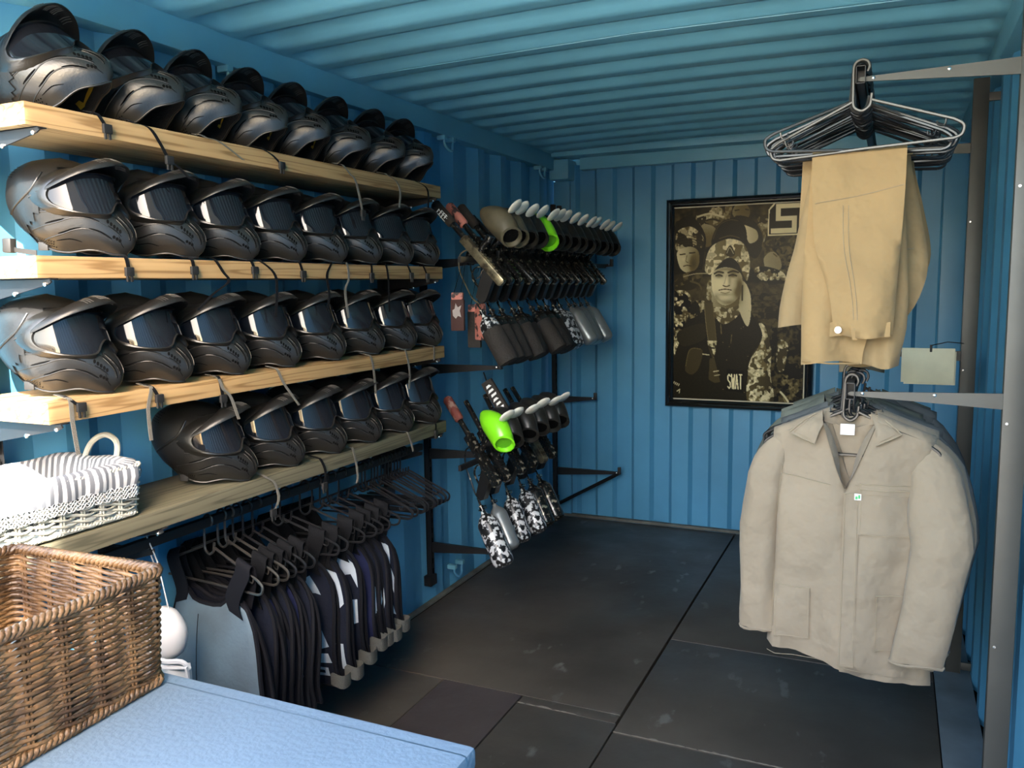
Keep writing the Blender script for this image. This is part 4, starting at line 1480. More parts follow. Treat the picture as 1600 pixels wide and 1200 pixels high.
ulab = {0: 'worn gold-lit silvery paintball gun nearest the mask shelves on the upper rail', 4: 'upper rail gun with the lime green hopper mouth, among black ones',
        13: 'last gun on the upper rail, against the end wall, grey bottle', 1: 'black gun with a dusty brown hopper, second on the upper rail',
        8: 'ninth gun on the upper rail, first with a chipped silver bottle', 10: 'eleventh gun on the upper rail, first with a plain grey bottle'}
random.seed(11)
for i, y in enumerate(UY):
    lab = ulab.get(i) or '%s gun on the upper rail, %s' % (ORD[i], {'cover': 'bottle in a dark cover', 'chip': 'chipped silver bottle', 'grey': 'plain grey bottle', 'black': 'black bottle'}[utank[i]])
    g = make_gun(lab, y, .4325, 1.6475, B0 + random.uniform(-.035, .035), 'paintball guns hanging on the upper rail', GUNS if i == 0 else GUNB,
                 LIME if i == 4 else (HOPD if i in (0, 1) else HOPB), utank[i], TANKC if i in (0, 2) else (PINK if i == 1 else None), tank_ang=random.uniform(8, 16), rzz=random.uniform(-.18, -.04), lidrot=random.uniform(-.02, .02))
    if i == 0:
        o = [c for c in bpy.data.objects if c.parent == g and c.name.startswith('air_tank')][0]
        cv = link('tank_cover', TCOVER, o)
        # white print on the barrel cover
        bc = [c for c in bpy.data.objects if c.parent == g and c.name.startswith('barrel_cover')][0]
        m = MB()
        for a, b, c, d in ((.24, .012, .30, .014), (.25, .004, .255, .024), (.265, -.006, .27, .020), (.28, .000, .285, .022), (.295, -.004, .30, .016), (.24, -.004, .29, -.001), (.245, .020, .285, .022)):
                m.box((a, .0212, b - .002), (c, .0222, d - .002))
        q_ = m.build('printed_emblem', WHITE, bc, smooth=False); q_['kind'] = 'stuff'
LY = [3.955, 4.070, 4.245, 4.385, 4.500, 4.610]
ldef = [('lower gun with the bright lime green hopper, big chipped bottle', GUNB, LIME, 'chip', REDB, 1.12), ('second gun on the lower rail, grey bottle behind the chipped one', GUNB, HOPB, 'grey', None, .95),
        ('third gun on the lower rail, chipped silver bottle', GUNB, HOPB, 'chip', None, 1.0), ('fourth gun on the lower rail, black and silver speckled bottle', GUNB, HOPB, 'chip', None, 1.0),
        ('fifth gun on the lower rail, shiny bare metal receiver', GUNS, HOPB, 'black', None, 1.0), ('last gun on the lower rail, printed black bottle', GUNB, HOPB, 'black', None, 1.0)]
for i, y in enumerate(LY):
    lab, body, hop, tk, bc, sc = ldef[i]
    g = make_gun(lab, y, .415, .785, B0 + math.radians(2) + random.uniform(-.03, .03), 'paintball guns hanging on the lower rail', body, hop, tk, bc, tank_ang=random.uniform(8, 14), tk_scale=sc, rzz=-.42 + random.uniform(-.06, .1))
    if i == 5:
        o = [c for c in bpy.data.objects if c.parent == g and c.name.startswith('air_tank')][0]
        m = MB()
        for k in range(7):
            z = .085 + k * .016
            for q in range(4 if k % 3 else 2):
                a = math.radians(-120 + q * 16 + (k % 2) * 5)
                b = a + math.radians(10)
                m.add([(.0436 * math.cos(a), .0436 * math.sin(a), z), (.0436 * math.cos(b), .0436 * math.sin(b), z), (.0436 * math.cos(b), .0436 * math.sin(b), z + (.009 if k in (1, 2) else .003)), (.0436 * math.cos(a), .0436 * math.sin(a), z + (.009 if k in (1, 2) else .003))], [(0, 1, 2, 3)])
        q = m.build('printed_label', WHITE, o, smooth=False, fix=False); q['kind'] = 'stuff'
# barrel bags hanging on cords from the upper arm
def bag(label, x, y, z, ln, rz, mt, top):
    t = thing('barrel_bag', label, 'bag', (x, y, z), (0, 0, rz), 'barrel bags hanging on cords beside the guns')
    MB().rbox((-.030, -.012, -ln), (.030, .012, -.03), .008).build('fabric_sleeve', mt, t)
    MB().rbox((-.026, -.013, -.032), (.026, .013, .0), .006).build('top_flap', PINK, t)
    for s in (-1, 1):
        MB().tube([(s * .015, 0, 0), (s * .010 + .02, 0, (top - z) * .5), (.04, 0, top - z)], .0013, 4).build('elastic_cord', GUNB, t)
    return t
b = bag('maroon and black barrel bag with pale emblem, hanging beside the gold-lit silvery gun', .322, 3.93, 1.515, .165, .2, mat('maroon_fabric', (.05, .018, .014), .8), 1.668)
m = MB()
m.prism([(-.018, -.100), (-.006, -.112), (.004, -.100), (.018, -.106), (.012, -.078), (.020, -.055), (.004, -.064), (-.006, -.046), (-.010, -.070), (-.020, -.076)], -.0135, -.0118, axis=1)
m.build('printed_emblem', mat('faint_print', (.35, .3, .28), .8), b, smooth=False)
bag('pink patterned barrel bag behind the maroon one', .385, 4.02, 1.465, .16, -.5, PINK, 1.668)
bag('plain dark barrel bag lowest of the three hanging ones', .345, 4.04, 1.46, .19, .1, TANKC, 1.668)
t = thing('tangled_cords', 'tangle of dark cords knotted round the upper gun arm', 'cord', (.29, 4.12, 1.665))
for k in range(7):
    m = MB()
    m.tube(curve([(.006 * math.sin(k), .02 * math.cos(k * 2 + a), .026 * math.sin(a + k)) if False else (.012 * math.sin(k * 1.7), .024 * math.cos(a + k), .030 * math.sin(a + k)) for a in (0, 1.25, 2.5, 3.75, 5.0)], 4, closed=True), .0028, 5, closed=True)
    m.build('cord_loop', GUNB, t)
# speckled banner-like barrel cover above the lower guns
t = thing('barrel_sleeve', 'black barrel sleeve with white lettering marks above the lower guns', 'sleeve', (.40, 4.12, 1.05), (0, math.radians(-32), .1))
MB().rbox((-.028, -.012, -.085), (.028, .012, .075), .008).build('fabric_sleeve', TANKC, t)
m = MB()
for k in range(6):
    m.prism([(-.018 + .004 * (k % 2), -.07 + k * .022), (.014, -.066 + k * .022), (.018 - .006 * (k % 3), -.056 + k * .022), (-.010, -.058 + k * .022)], -.0134, -.0118, axis=1)
m.build('printed_letters', WHITE, t, smooth=False)
MB().tube([(0, 0, .07), (.01, 0, .115)], .003, 5).build('hanging_loop', GUNB, t)

# ================================================================== CLOTHES RACK ON THE RIGHT
RX, RY, RY2 = 1.934, 3.02, 4.30
TZ, LZ = 2.052, 1.287   # tops of the two rails
def rack_post(x, y, lab):
    t = thing('rack_post', lab, 'post', (x, y, 0), group='square steel posts of the clothes rack')
    MB().rbox((0, 0, 0), (.052, .030, 2.262), .003).build('box_section', GREY_STEEL, t)
    s = MB(); k = 0
    z = .1
    while z < 2.2:
        s.lathe([(.0035, 0), (.0035, .0015)], 6, Matrix.Translation((.010, 0, z)) @ Matrix.Rotation(PI / 2, 4, 'X'))
        z += .55
    s = s.build('rivet', ZINC, t); s['kind'] = 'stuff'
    for z in (.02, 2.18):
        MB().rbox((.045, .006, z), (W + .03 - x, .024, z + .03), .002).build('wall_stay', GREY_STEEL, t)
    return t
rack_post(2.268, 3.00, 'grey square steel post of the clothes rack beside the doorway')
rack_post(2.262, RY2, 'far grey square steel post of the clothes rack by the hanging card')
def rarm(y, z, lab, h1=.036):
    t = thing('rail_bracket', lab, 'bracket', (RX, y, z), group='tapered arms of the clothes rack')
    L = 2.27 - RX
    MB().prism([(-.006, -.028), (0, -.024), (L, -.016), (L, -.018 - h1), (0, -.034), (-.006, -.031)], -.003, .003, axis=1).build('arm_plate', GREY_STEEL, t, smooth=False)
    MB().rbox((0, 0, -.032), (L, .02, -.029), .001).build('arm_flange', GREY_STEEL, t)
    for xx in (.028, .19):
        MB().lathe([(.004, 0), (.004, .0025), (.0015, .004)], 8, Matrix.Translation((xx, -.003, -.028 if xx < .1 else -.026)) @ Matrix.Rotation(PI / 2, 4, 'X')).build('screw', ZINC, t)
    return t
rarm(3.005, TZ, 'tapered steel arm at the top front of the clothes rack')
rarm(3.005, LZ, 'tapered steel arm in front of the hanging jackets')
rarm(RY2 + .01, TZ, 'far tapered steel arm at the top of the clothes rack')
rarm(RY2 + .01, LZ, 'far tapered steel arm behind the hanging jackets')
for z, lab in ((TZ, 'hollow black rail the khaki trousers hang on'), (LZ, 'hollow black rail the work jackets hang on')):
    m = MB()
    x0, x1, z0, z1 = RX - .011, RX + .011, z - .042, z
    y0, y1 = 2.985, RY2 + .03
    for a, b in (((x0, y0, z0), (x0 + .002, y1, z1)), ((x1 - .002, y0, z0), (x1, y1, z1)), ((x0, y0, z0), (x1, y1, z0 + .002)), ((x0, y0, z1 - .002), (x1, y1, z1))):
        m.box(a, b)
    m.box((x0 + .002, y0 + .05, z0 + .002), (x1 - .002, y0 + .052, z1 - .002))
    tag(m.build('clothes_rail', BLACK_STEEL, None, smooth=False), lab, 'rail', 'rails of the clothes rack')

def fold(x, z, s, a=1.0):
    return a * (.024 * noise.noise(Vector((x * 9 + s, z * 3.0, s * 1.7))) + .009 * noise.noise(Vector((x * 22, z * 9 + s, s))))

# ---- jackets: local origin at rail contact, z down from there (scaled from the near one)
def make_jacket(label, y, mt, seed, xo=0.0, rz=0.0, detail=False, sc=1.0, gp='work jackets on the lower rail of the clothes rack'):
    t = thing('work_jacket', label, 'jacket', (RX + xo, y, LZ), (0, 0, rz), gp)
    if sc != 1.0: t.scale = (sc, 1, sc)
    H0 = .013
    def xo_(z, side):
        tabL = [(-.77, -.196), (-.60, -.188), (-.40, -.180), (-.27, -.180), (-.20, -.186), (-.16, -.190), (-.15, -.188), (-.09, -.066)]
        tabR = [(-.77, .212), (-.60, .196), (-.40, .180), (-.31, .172), (-.22, .190), (-.165, .205), (-.15, .200), (-.09, .063)]
        return interp(tabL if side < 0 else tabR, z)
    def ztop(x):
        return interp([(-.19, -.150), (-.15, -.122), (-.066, -.088), (0, -.078), (.063, -.088), (.15, -.122), (.207, -.155)], x)
    def hem(x):
        return -.733 - .035 * math.sin((x + .2) * 4.2) ** 2 - .012 * x / .2 + .004 * noise.noise(Vector((x * 20, seed, 0)))
    NI, NJ = 11, 22
    def front(side):
        def f(i, j):
            s = i / (NI - 1)       # 0 outer, 1 inner edge
            q = j / (NJ - 1)
            zo = -.150; zi = -.100
            ztp = zo + (zi - zo) * s
            xi0 = side * .064
            # pick the column top position then run down
            zt = ztp
            zb = hem(side * .2 * (1 - s))
            z = zt + (zb - zt) * q
            xout = xo_(min(z, -.15), side)
            if z > -.278: xin = -.006 + (side * .066 + .006) * ((z + .278) / (.178)) ** .85
            else: xin = -.006 + side * .0 + (.002 if side > 0 else .012)
            x = xout + (xin - xout) * s
            bulge = .040 * (1 - (abs(x - .0) / .22) ** 2) * min(1, .4 + q * 1.3)
            yy = -.012 - bulge - (.004 if side > 0 else .0) + fold(x, z, seed, .9 + .6 * q)
            if s < .02: yy = -.004
            return Vector((x, yy, z))
        return f
    fL, fR = front(-1), front(1)
    pL = MB().sheet(fL, NI, NJ, (0, .0025, 0)).build('front_left', mt, t, angle=80)
    pR = MB().sheet(fR, NI, NJ, (0, .0025, 0)).build('front_right', mt, t, angle=80)
    def back(i, j):
        s = -1 + 2 * i / 16
        q = j / 15
        xx = s * .19
        zt = ztop(xx) if abs(xx) > .064 else -.100 - .022 * (1 - (xx / .064) ** 2)
        zb = hem(xx) + .01
        z = zt + (zb - zt) * q
        x = xo_(z, -1) + (xo_(z, 1) - xo_(z, -1)) * (s + 1) / 2 if z < -.15 else s * .19
        return Vector((x, .010 + .022 * (1 - s * s) * min(1, q * 2) + fold(x, z, seed + 5), z))
    MB().sheet(back, 17, 16, (0, .0025, 0)).build('back_panel', mt, t, angle=80)
    # shoulders join front to back
    for side, nm in ((-1, 'shoulder'), (1, 'shoulder')):
        def shf(i, j):
            s = i / 8; q = j / 4
            a = Vector(fL(0, 0) if side < 0 else fR(0, 0)); b = Vector(fL(NI - 1, 0) if side < 0 else fR(NI - 1, 0))
            p = a.lerp(b, s)
            ys = -.022 + .045 * q
            zz = max(p.z, interp([(0, -.150), (1, -.096)], s)) + .014 * math.sin(PI * q) + .004
            ff = (fL if side < 0 else fR)(int(round(s * (NI - 1))), 0)
            yy = ff[1] + (.014 - ff[1]) * q
            return Vector((p.x, yy, zz - .004 * (1 - math.sin(PI * q))))
        MB().sheet(shf, 9, 5, (0, 0, -.002)).build(nm, mt, t, angle=80)
    # sleeves
    def sleeve(path, wid, dep, seedk):
        def f(i, j):
            a = 2 * PI * i / 16
            q = j / 20
            c = Vector((interp([(k / (len(path) - 1), p[0]) for k, p in enumerate(path)], q), interp([(k / (len(path) - 1), p[1]) for k, p in enumerate(path)], q), interp([(k / (len(path) - 1), p[2]) for k, p in enumerate(path)], q)))
            ww = sinterp(wid, q); dd = sinterp(dep, q)
            x = c.x + ww * math.cos(a); y_ = c.y + dd * math.sin(a) * (1 if math.sin(a) > 0 else 1.1)
            n_ = noise.noise(Vector((math.cos(a) * 1.5 + seedk, q * 5, math.sin(a))))
            cr = math.exp(-((q - .45) / .12) ** 2)
            return Vector((x + .006 * n_, y_ + .008 * n_ + .006 * cr * math.sin(q * 60) * .5, c.z + .006 * n_))
        return f
    sl = MB().grid(sleeve([(-.172, .0, -.146), (-.206, .0, -.26), (-.222, -.004, -.40), (-.222, -.010, -.55), (-.215, -.018, -.688)], [(0, .004), (.06, .030), (.14, .045), (.4, .050), (.8, .046), (1, .048)], [(0, .003), (.08, .018), (.2, .033), (.6, .028), (1, .018)], seed), 16, 21, closed_u=True)
    sl.build('sleeve', mt, t, angle=80, fix=False)
    sr = MB().grid(sleeve([(.186, -.006, -.146), (.208, -.024, -.27), (.222, -.048, -.40), (.200, -.060, -.55), (.175, -.062, -.705)], [(0, .004), (.06, .034), (.15, .058), (.4, .072), (.7, .064), (1, .060)], [(0, .003), (.08, .018), (.2, .032), (.6, .028), (1, .016)], seed + 3), 16, 21, closed_u=True)
    sr.build('sleeve', mt, t, angle=80, fix=False)
    # cuffs
    for cx, cy, cz, ww in ((-.215, -.018, -.686, .0495), (.175, -.062, -.703, .0615)):
        m = MB()
        m.tube([(cx + ww * math.cos(a * PI / 8), cy + .021 * math.sin(a * PI / 8), cz + .003 * math.sin(a * 1.1)) for a in range(16)], .0036, 5, closed=True)
        m.build('cuff_edge', mt, t)
    # collar
    m = MB()
    for s, pts in ((-1, [(-.066, -.078), (-.144, -.136), (-.080, -.160), (-.062, -.112)]), (1, [(.048, -.078), (.122, -.126), (.064, -.156), (.060, -.112)])):
        m = MB()
        a, b, c, d = [Vector((p[0], -.030, p[1])) for p in pts]
        a.y = -.014; d.y = -.046; b.y = -.042; c.y = -.058
        def cf(i, j):
            u, v = i / 5, j / 5
            p = (a * (1 - u) + b * u) * (1 - v) + (d * (1 - u) + c * u) * v
            return p + Vector((0, -.010 * math.sin(PI * u) * math.sin(PI * v) - .004 + fold(p.x, p.z, seed + 9, .4), .006 * math.sin(PI * u)))
        m.sheet(cf, 6, 6, (0, .004, 0))
        cfo = m.build('collar_flap', mt, t, angle=70)
        if detail:
            e_ = MB()
            e_.tube([cf(i, 0) + Vector((0, -.0012, 0)) for i in range(6)][1:] + [cf(5, j) + Vector((0, -.0012, 0)) for j in range(1, 6)], .0016, 4)
            e_.tube([cf(i * .9 + .2, .55) + Vector((0, -.0008, 0)) for i in range(6)] + [cf(4.6, j + .2) + Vector((0, -.0008, 0)) for j in range(1, 5)], .0007, 4)
            e_.build('collar_stitching', THREAD, cfo)
        # turned facing along the neck opening
        m = MB()
        def lf(i, j):
            q = i / 8
            z = -.108 + (-.275 + .108) * q
            xin = -.006 + (s * .066 + .006) * ((z + .278) / .178) ** .85
            return Vector((xin - s * .0 + s * (-.002 - .014 * math.sin(PI * min(1, q * 1.1 + .1)) * j), -.044 + .018 * j - .004 * q, z))
        m.sheet(lf, 9, 2, (0, .002, 0))
        m.build('neck_facing', mt, t, angle=70)
    m = MB()
    m.sheet(lambda i, j: Vector((-.062 + .124 * i / 8, -.012 + .034 * math.sin(PI * i / 8), -.080 - .028 * j - .016 * math.sin(PI * i / 8))), 9, 2, (0, .004, 0))
    m.build('collar_stand', mt, t, angle=70)
    if detail:
        def on(side, x, z, off=.0015):
            # point on a front panel at x, z
            f = fL if side < 0 else fR
            best = None
            for i in range(NI):
                for j in range(NJ):
                    p = f(i, j); dd = (p.x - x) ** 2 + (p.z - z) ** 2
                    if best is None or dd < best[0]: best = (dd, p.y)
            return Vector((x, best[1] - off, z))
        def patch(side, nm, x0, x1, z0, z1, nx=7, nz=8, th=.0022, slant=0.0):
            ys = {}
            f = fL if side < 0 else fR
            G_ = [f(i, j) for i in range(NI) for j in range(NJ)]
            def yat(x, z):
                w = 0; acc = 0
                for p in G_:
                    dd = (p.x - x) ** 2 + (p.z - z) ** 2
                    k = 1 / (dd + 2e-5) ** 2
                    w += k; acc += k * p.y
                return acc / w
            g = lambda i, j: (lambda x, z: Vector((x, yat(x, z) - .0035, z)))(x0 + (x1 - x0) * i / (nx - 1) + slant * j / (nz - 1), z0 + (z1 - z0) * j / (nz - 1))
            o = MB().sheet(g, nx, nz, (0, th, 0)).build(nm, mt, t, angle=70)
            s_ = MB()
            e = [g(0, j) + Vector((.004, -.0006, 0)) for j in range(nz)] + [g(i, nz - 1) + Vector((0, -.0006, .004)) for i in range(1, nx)] + [g(nx - 1, j) + Vector((-.004, -.0006, 0)) for j in range(nz - 2, -1, -1)]
            s_.tube(e, .0007, 4)
            s_.tube([g(i, 0) + Vector((0, -.0004, 0)) for i in range(nx)], .0013, 4)
            s_.build('stitching', THREAD, o)
            return yat
        yl = patch(-1, 'hip_pocket', -.172, -.083, -.549, -.691)
        patch(1, 'hip_pocket', .075, .150, -.545, -.690)
        yr = patch(1, 'chest_pocket', .030, .155, -.272, -.390, slant=.0)
        patch(1, 'pocket_flap', .028, .158, -.258, -.288, 7, 3, .003)
        patch(1, 'button_placket', -.008, .030, -.285, -.735, 3, 16, .0025)
        def seam(side, pts, y_, nm='seam', r=.0011, mtt=THREAD, off=.0035):
            P = []
            for a, b in zip(pts, pts[1:]):
                for k in range(8):
                    x = a[0] + (b[0] - a[0]) * k / 8; z = a[1] + (b[1] - a[1]) * k / 8
                    P.append(Vector((x, y_(x, z) - off, z)))
            MB().tube(P, r, 4).build(nm, mtt, t)
        seam(-1, [(-.176, -.247), (-.02, -.268)], yl)
        seam(1, [(.02, -.262), (.178, -.270)], yr)
        seam(-1, [(-.19, -.742), (-.02, -.738)], yl, 'hem_stitching', .0008)
        seam(1, [(.0, -.740), (.20, -.765)], yr, 'hem_stitching', .0008)
        seam(-1, [(-.160, -.20), (-.178, -.42), (-.176, -.70)], yl, 'side_seam', .0010)
        # labels and buttons
        MB().rbox((-.022, -.012, -.140), (.012, -.009, -.112), .001).build('size_label', WHITE, t)
        g_ = MB().rbox((.018, yr(.02, -.31) - .0085, -.300), (.034, yr(.02, -.31) - .0055, -.284), .001).build('sewn_label', WHITE, t)
        m = MB(); m.rbox((.020, yr(.02, -.31) - .0093, -.298), (.026, yr(.02, -.31) - .0083, -.290), .0003); m.rbox((.027, yr(.02, -.31) - .0093, -.296), (.032, yr(.02, -.31) - .0083, -.286), .0003)
        m.build('green_emblem', GREEN, g_, smooth=False)
    return t
make_jacket('pale stone work jacket at the front of the lower rail, pockets in full view', RY + .022, TAN, 1.0, 0, 0, True)
make_hanger('hanger inside the pale stone jacket', (RX, RY + .024, LZ + .002), 0, 'hangers of the work jackets', 0, HANGG).scale = (.86, 1, 1)
jd = [(3.095, TAN, .012, .04, 'second jacket, stone coloured, just behind the front one', .985), (3.16, GREYCLOTH, .02, -.04, 'third jacket, grey, its collar just behind the stone coloured ones', 1.0), (3.225, GREYCLOTH, .0, .03, 'fourth jacket on the lower rail, grey', 1.01),
      (3.30, GREENCLOTH, -.015, -.03, 'fifth jacket on the lower rail, grey-green', .99), (3.38, GREENCLOTH, -.02, .02, 'sixth jacket on the lower rail, grey-green with creased shoulder', 1.0), (3.47, GREYCLOTH, .015, .03, 'seventh jacket on the lower rail, dark grey', 1.02), (3.57, GREENCLOTH, .0, .0, 'last jacket on the lower rail, highest in view behind the others', 1.03)]
for i, (y, mt, xo, rz, lab, sc) in enumerate(jd):
    make_jacket(lab, y, mt, 3.3 * i + 2, xo, rz, False, sc)
    make_hanger('black hanger inside the %s jacket of the lower rail' % ORD[i + 1], (RX + xo, y + .002, LZ + .002), rz, 'hangers of the work jackets').scale = (.88, 1, 1)
for i, (y, rz, ry) in enumerate(((3.055, -.16, .03), (3.075, .12, -.02), (3.125, -.10, .02), (3.19, .14, 0))):
    make_hanger(['loose black hanger between the first two jackets', 'loose black hanger tilted over the second jacket shoulder', 'loose black hanger between the grey jackets', 'loose black hanger behind the third jacket'][i], (RX, y, LZ + .002), rz, 'loose hangers among the jackets', ry)

# ---- trousers folded over hangers on the top rail
def cloth_layer(t, nm, mt, zs, xl, xr, y0, seed, th=.003, amp=1.0, nx=12, nz=18, droop=0.0):
    z0, z1 = zs
    def f(i, j):
        q = j / (nz - 1); s = i / (nx - 1)
        z = z0 + (z1 - z0) * q
        a = sinterp(xl, q); b = sinterp(xr, q)
        x = a + (b - a) * s
        yy = y0 + fold(x, z, seed, amp * (.35 + 1.3 * q)) - .012 * q * math.sin(PI * s) - .006 * math.sin(s * 9 + seed) * q
        z += .006 * math.sin(s * 5 + seed) * q + droop * s * q
        return Vector((x, yy, z))
    o = MB().sheet(f, nx, nz, (0, th, 0)).build(nm, mt, t, angle=80)
    return o, f
def over_bar(t, mt, xa, xb, zb, y0, y1, nm='fold_over_bar'):
    def f(i, j):
        a = PI * j / 6
        r = (y1 - y0) / 2
        return Vector((xa + (xb - xa) * i / 6, (y0 + y1) / 2 - r * math.cos(a), zb + .012 * math.sin(a)))
    MB().sheet(f, 7, 7, (0, 0, -.002)).build(nm, mt, t, angle=80)
BZ = -.200   # hanger bar height below the rail top
t = thing('work_trousers', 'pale khaki trousers folded over a hanger at the very front, button showing', 'trousers', (RX, 3.035, TZ), (0, 0, 0), 'khaki trousers on the top rail')
over_bar(t, SOLE, -.107, .108, BZ + .002, -.022, .026)
A_, fA = cloth_layer(t, 'front_leg', SOLE, (BZ + .002, -.650), [(0, -.107), (.25, -.103), (.5, -.095), (.75, -.062), (.9, -.050), (1, -.046)], [(0, .108), (.3, .106), (.6, .100), (.9, .094), (1, .092)], -.024, 2.0, droop=0.0)
wb = MB()
wb.sheet(lambda i, j: fA(0, 17) + Vector((-.008 + .140 * i / 10, -.004 + .004 * math.sin(i), .028 - .036 * j / 3 + .004 * math.sin(i * .7))), 11, 4, (0, .004, 0))
w_ = wb.build('waistband', SOLE, t, angle=70)
p0 = fA(0, 17)
MB().lathe([(.009, 0), (.0085, .003), (.004, .0035), (.003, .006)], 14, Matrix.Translation((p0.x + .012, p0.y - .007, p0.z + .010)) @ Matrix.Rotation(PI / 2, 4, 'X')).build('metal_button', CHROME, w_)
m = MB(); m.ribbon([(p0.x + .044, p0.y - .006, p0.z + .040), (p0.x + .048, p0.y - .016, p0.z + .015), (p0.x + .052, p0.y - .008, p0.z - .014)], (1, 0, 0), .012, .002)
m.build('belt_loop', SOLE, w_)
for a, b in (((.03, .27), (.99, .27)), ((.34, .28), (.36, .9)), ((.40, .28), (.42, .9))):
    m = MB()
    m.tube([fA(a[0] * 11 + (b[0] - a[0]) * 11 * k / 12, a[1] * 17 + (b[1] - a[1]) * 17 * k / 12) + Vector((0, -.0012, .035 * k / 12 if a[1] == b[1] else 0)) for k in range(13)], .0007, 4)
    m.build('stitching', THREAD, A_)
cloth_layer(t, 'rear_leg', SOLE, (BZ + .002, -.722), [(0, -.110), (.3, -.118), (.6, -.126), (1, -.124)], [(0, .09), (.4, .085), (.7, .06), (.9, .030), (1, .022)], .004, 5.0)
cloth_layer(t, 'inner_leg', KHAKI2, (BZ + .002, -.730), [(0, -.05), (.5, .0), (1, .020)], [(0, .10), (.5, .118), (.8, .124), (1, .108)], .018, 8.0)
m = MB(); m.tube([(-.120, -.006, -.717), (-.05, -.010, -.722), (.020, -.008, -.720)], .0022, 4); m.build('trouser_hem', SOLE, t)
make_hanger('front hanger of the top rail with the button trousers on it', (RX, 3.036, TZ + .002), 0, 'hangers under the khaki trousers', .02)
td = [('second pair of khaki trousers, sticking out past the left side of the front pair', 3.085, -.045, KHAKI2, (-.63, -.135, -.02)), ('third pair of khaki trousers, edge showing right of the front pair', 3.14, .055, KHAKI2, (-.735, -.05, .135)), ('fourth pair of khaki trousers with a knee seam', 3.22, .075, KHAKI2, (-.68, -.05, .15)),
      ('last pair of khaki trousers, camouflage stained foot, furthest along the top rail', 3.32, .060, KHAKI2, (-.77, -.07, .12))]
for i, (lab, y, xo, mt, (zb, xl, xr)) in enumerate(td):
    t = thing('work_trousers', lab, 'trousers', (RX, y, TZ), (0, 0, -.05 + .03 * i), 'khaki trousers on the top rail')
    c = (xl + xr) / 2 if i else -.06
    over_bar(t, mt, c - .08, c + .08, BZ + .002, -.02, .022)
    if i == 0:
        cloth_layer(t, 'front_leg', mt, (BZ, zb), [(0, -.11), (.5, -.15), (.8, -.178), (1, -.186)], [(0, .03), (1, -.03)], -.018, 12.0)
    else:
        cloth_layer(t, 'front_leg', mt, (BZ, zb + .10), [(0, c - .08), (.5, c - .06), (1, c - .03)], [(0, c + .075), (.35, c + .105), (.65, c + .125), (.85, c + .105), (1, c + .07)], -.018, 15.0 + i, amp=1.6)
        m = MB(); m.tube([(c + .0 + .013 * k, -.026, -.44 + .001 * k) for k in range(8)], .0010, 4); m.build('knee_seam', THREAD, t)
    cloth_layer(t, 'rear_leg', KHAKI2 if i < 3 else mat('stained_khaki', (.20, .16, .10), .85, col2=(.09, .085, .06), vscale=20, sharp=(.45, .55)), (BZ, zb), [(0, c - .08), (.5, c - .085), (1, c - .07)], [(0, c + .07), (.5, c + .08), (1, c + .05)], .016, 21.0 + i)
    make_hanger('black hanger under the %s pair of khaki trousers' % ORD[i + 1], (RX, y + .002, TZ + .002), -.05 + .03 * i, 'hangers under the khaki trousers')
# bundle of empty hangers in front of and behind the trousers
rnd = random.Random(21)
spots = [(2.999, -.06, -.05, 'foremost empty hanger of the top bundle, tilted across the rail end'), (3.012, .26, .03, 'empty hanger swung out to the right above the front trousers'), (3.060, -.22, .05, None), (3.075, .20, -.06, None), (3.105, -.28, .02, None), (3.125, .26, .05, None), (3.17, -.10, -.02, None), (3.19, .12, .03, None), (3.245, -.32, .04, None), (3.265, .30, -.04, None), (3.30, 0, 0, None), (3.345, -.08, .02, None), (3.37, .1, 0, None), (3.40, 0, -.02, None), (3.43, .12, .02, None)]
for i, (y, rz, ry, lab) in enumerate(spots):
    make_hanger(lab or '%s bare hanger from the front in the bundle on the top rail' % ORD[i], (RX, y, TZ + .002), rz, 'empty hangers bundled on the top rail', ry, HANGG if i < 2 else None)

# card hanging on the far post
t = thing('hanging_card', 'cream card holder hanging from the far rack post beside the jackets', 'card', (2.155, 4.24, 1.285))
MB().rbox((-.095, -.004, -.130), (.085, .004, 0), .0015).build('card_sheet', CARD, t)
MB().rbox((-.085, .006, -.138), (.090, .010, -.012), .0015).build('rear_sheet', CARD, t)
MB().rbox((.000, -.007, -.014), (.008, .010, .012), .002).build('clip', BLACK_STEEL, t)
MB().tube([(.004, 0, .010), (.06, .03, .022), (.115, .05, .016)], .0018, 5).build('wire_hook', BLACK_STEEL, t)

# ================================================================== FRAMED POSTER ON THE END WALL
PX0, PX1, PZ0, PZ1 = .741, 1.612, .775, 2.045
pt_ = thing('framed_poster', 'large black framed sepia poster of helmeted players on the end wall', 'poster', ((PX0 + PX1) / 2, 5.895, (PZ0 + PZ1) / 2))
hw, hh = (PX1 - PX0) / 2, (PZ1 - PZ0) / 2
FW_ = .048
prof = [(0, 0), (0, -.022), (.006, -.030), (.016, -.034), (.026, -.030), (.030, -.024), (.034, -.024), (.040, -.020), (.048, -.012), (.048, 0)]
def moulding(ax, ay, bx, by, nx, ny):
    # from corner a to corner b, inward direction n
    L = math.hypot(bx - ax, by - ay); tx, ty = (bx - ax) / L, (by - ay) / L
    vs = []
    for d, y in prof: vs.append((ax + (nx + tx) * d, y, ay + (ny + ty) * d))
    for d, y in prof: vs.append((bx + (nx - tx) * d, y, by + (ny - ty) * d))
    k = len(prof)
    m = MB(); m.add(vs, [(i, (i + 1) % k, (i + 1) % k + k, i + k) for i in range(k)] + [tuple(range(k)), tuple(range(2 * k - 1, k - 1, -1))])
    return m.build('frame_moulding', FRAMEB, pt_, angle=25)
moulding(-hw, -hh, hw, -hh, 0, 1); moulding(-hw, hh, hw, hh, 0, -1); moulding(-hw, -hh, -hw, hh, 1, 0); moulding(hw, -hh, hw, hh, -1, 0)
i_ = .046
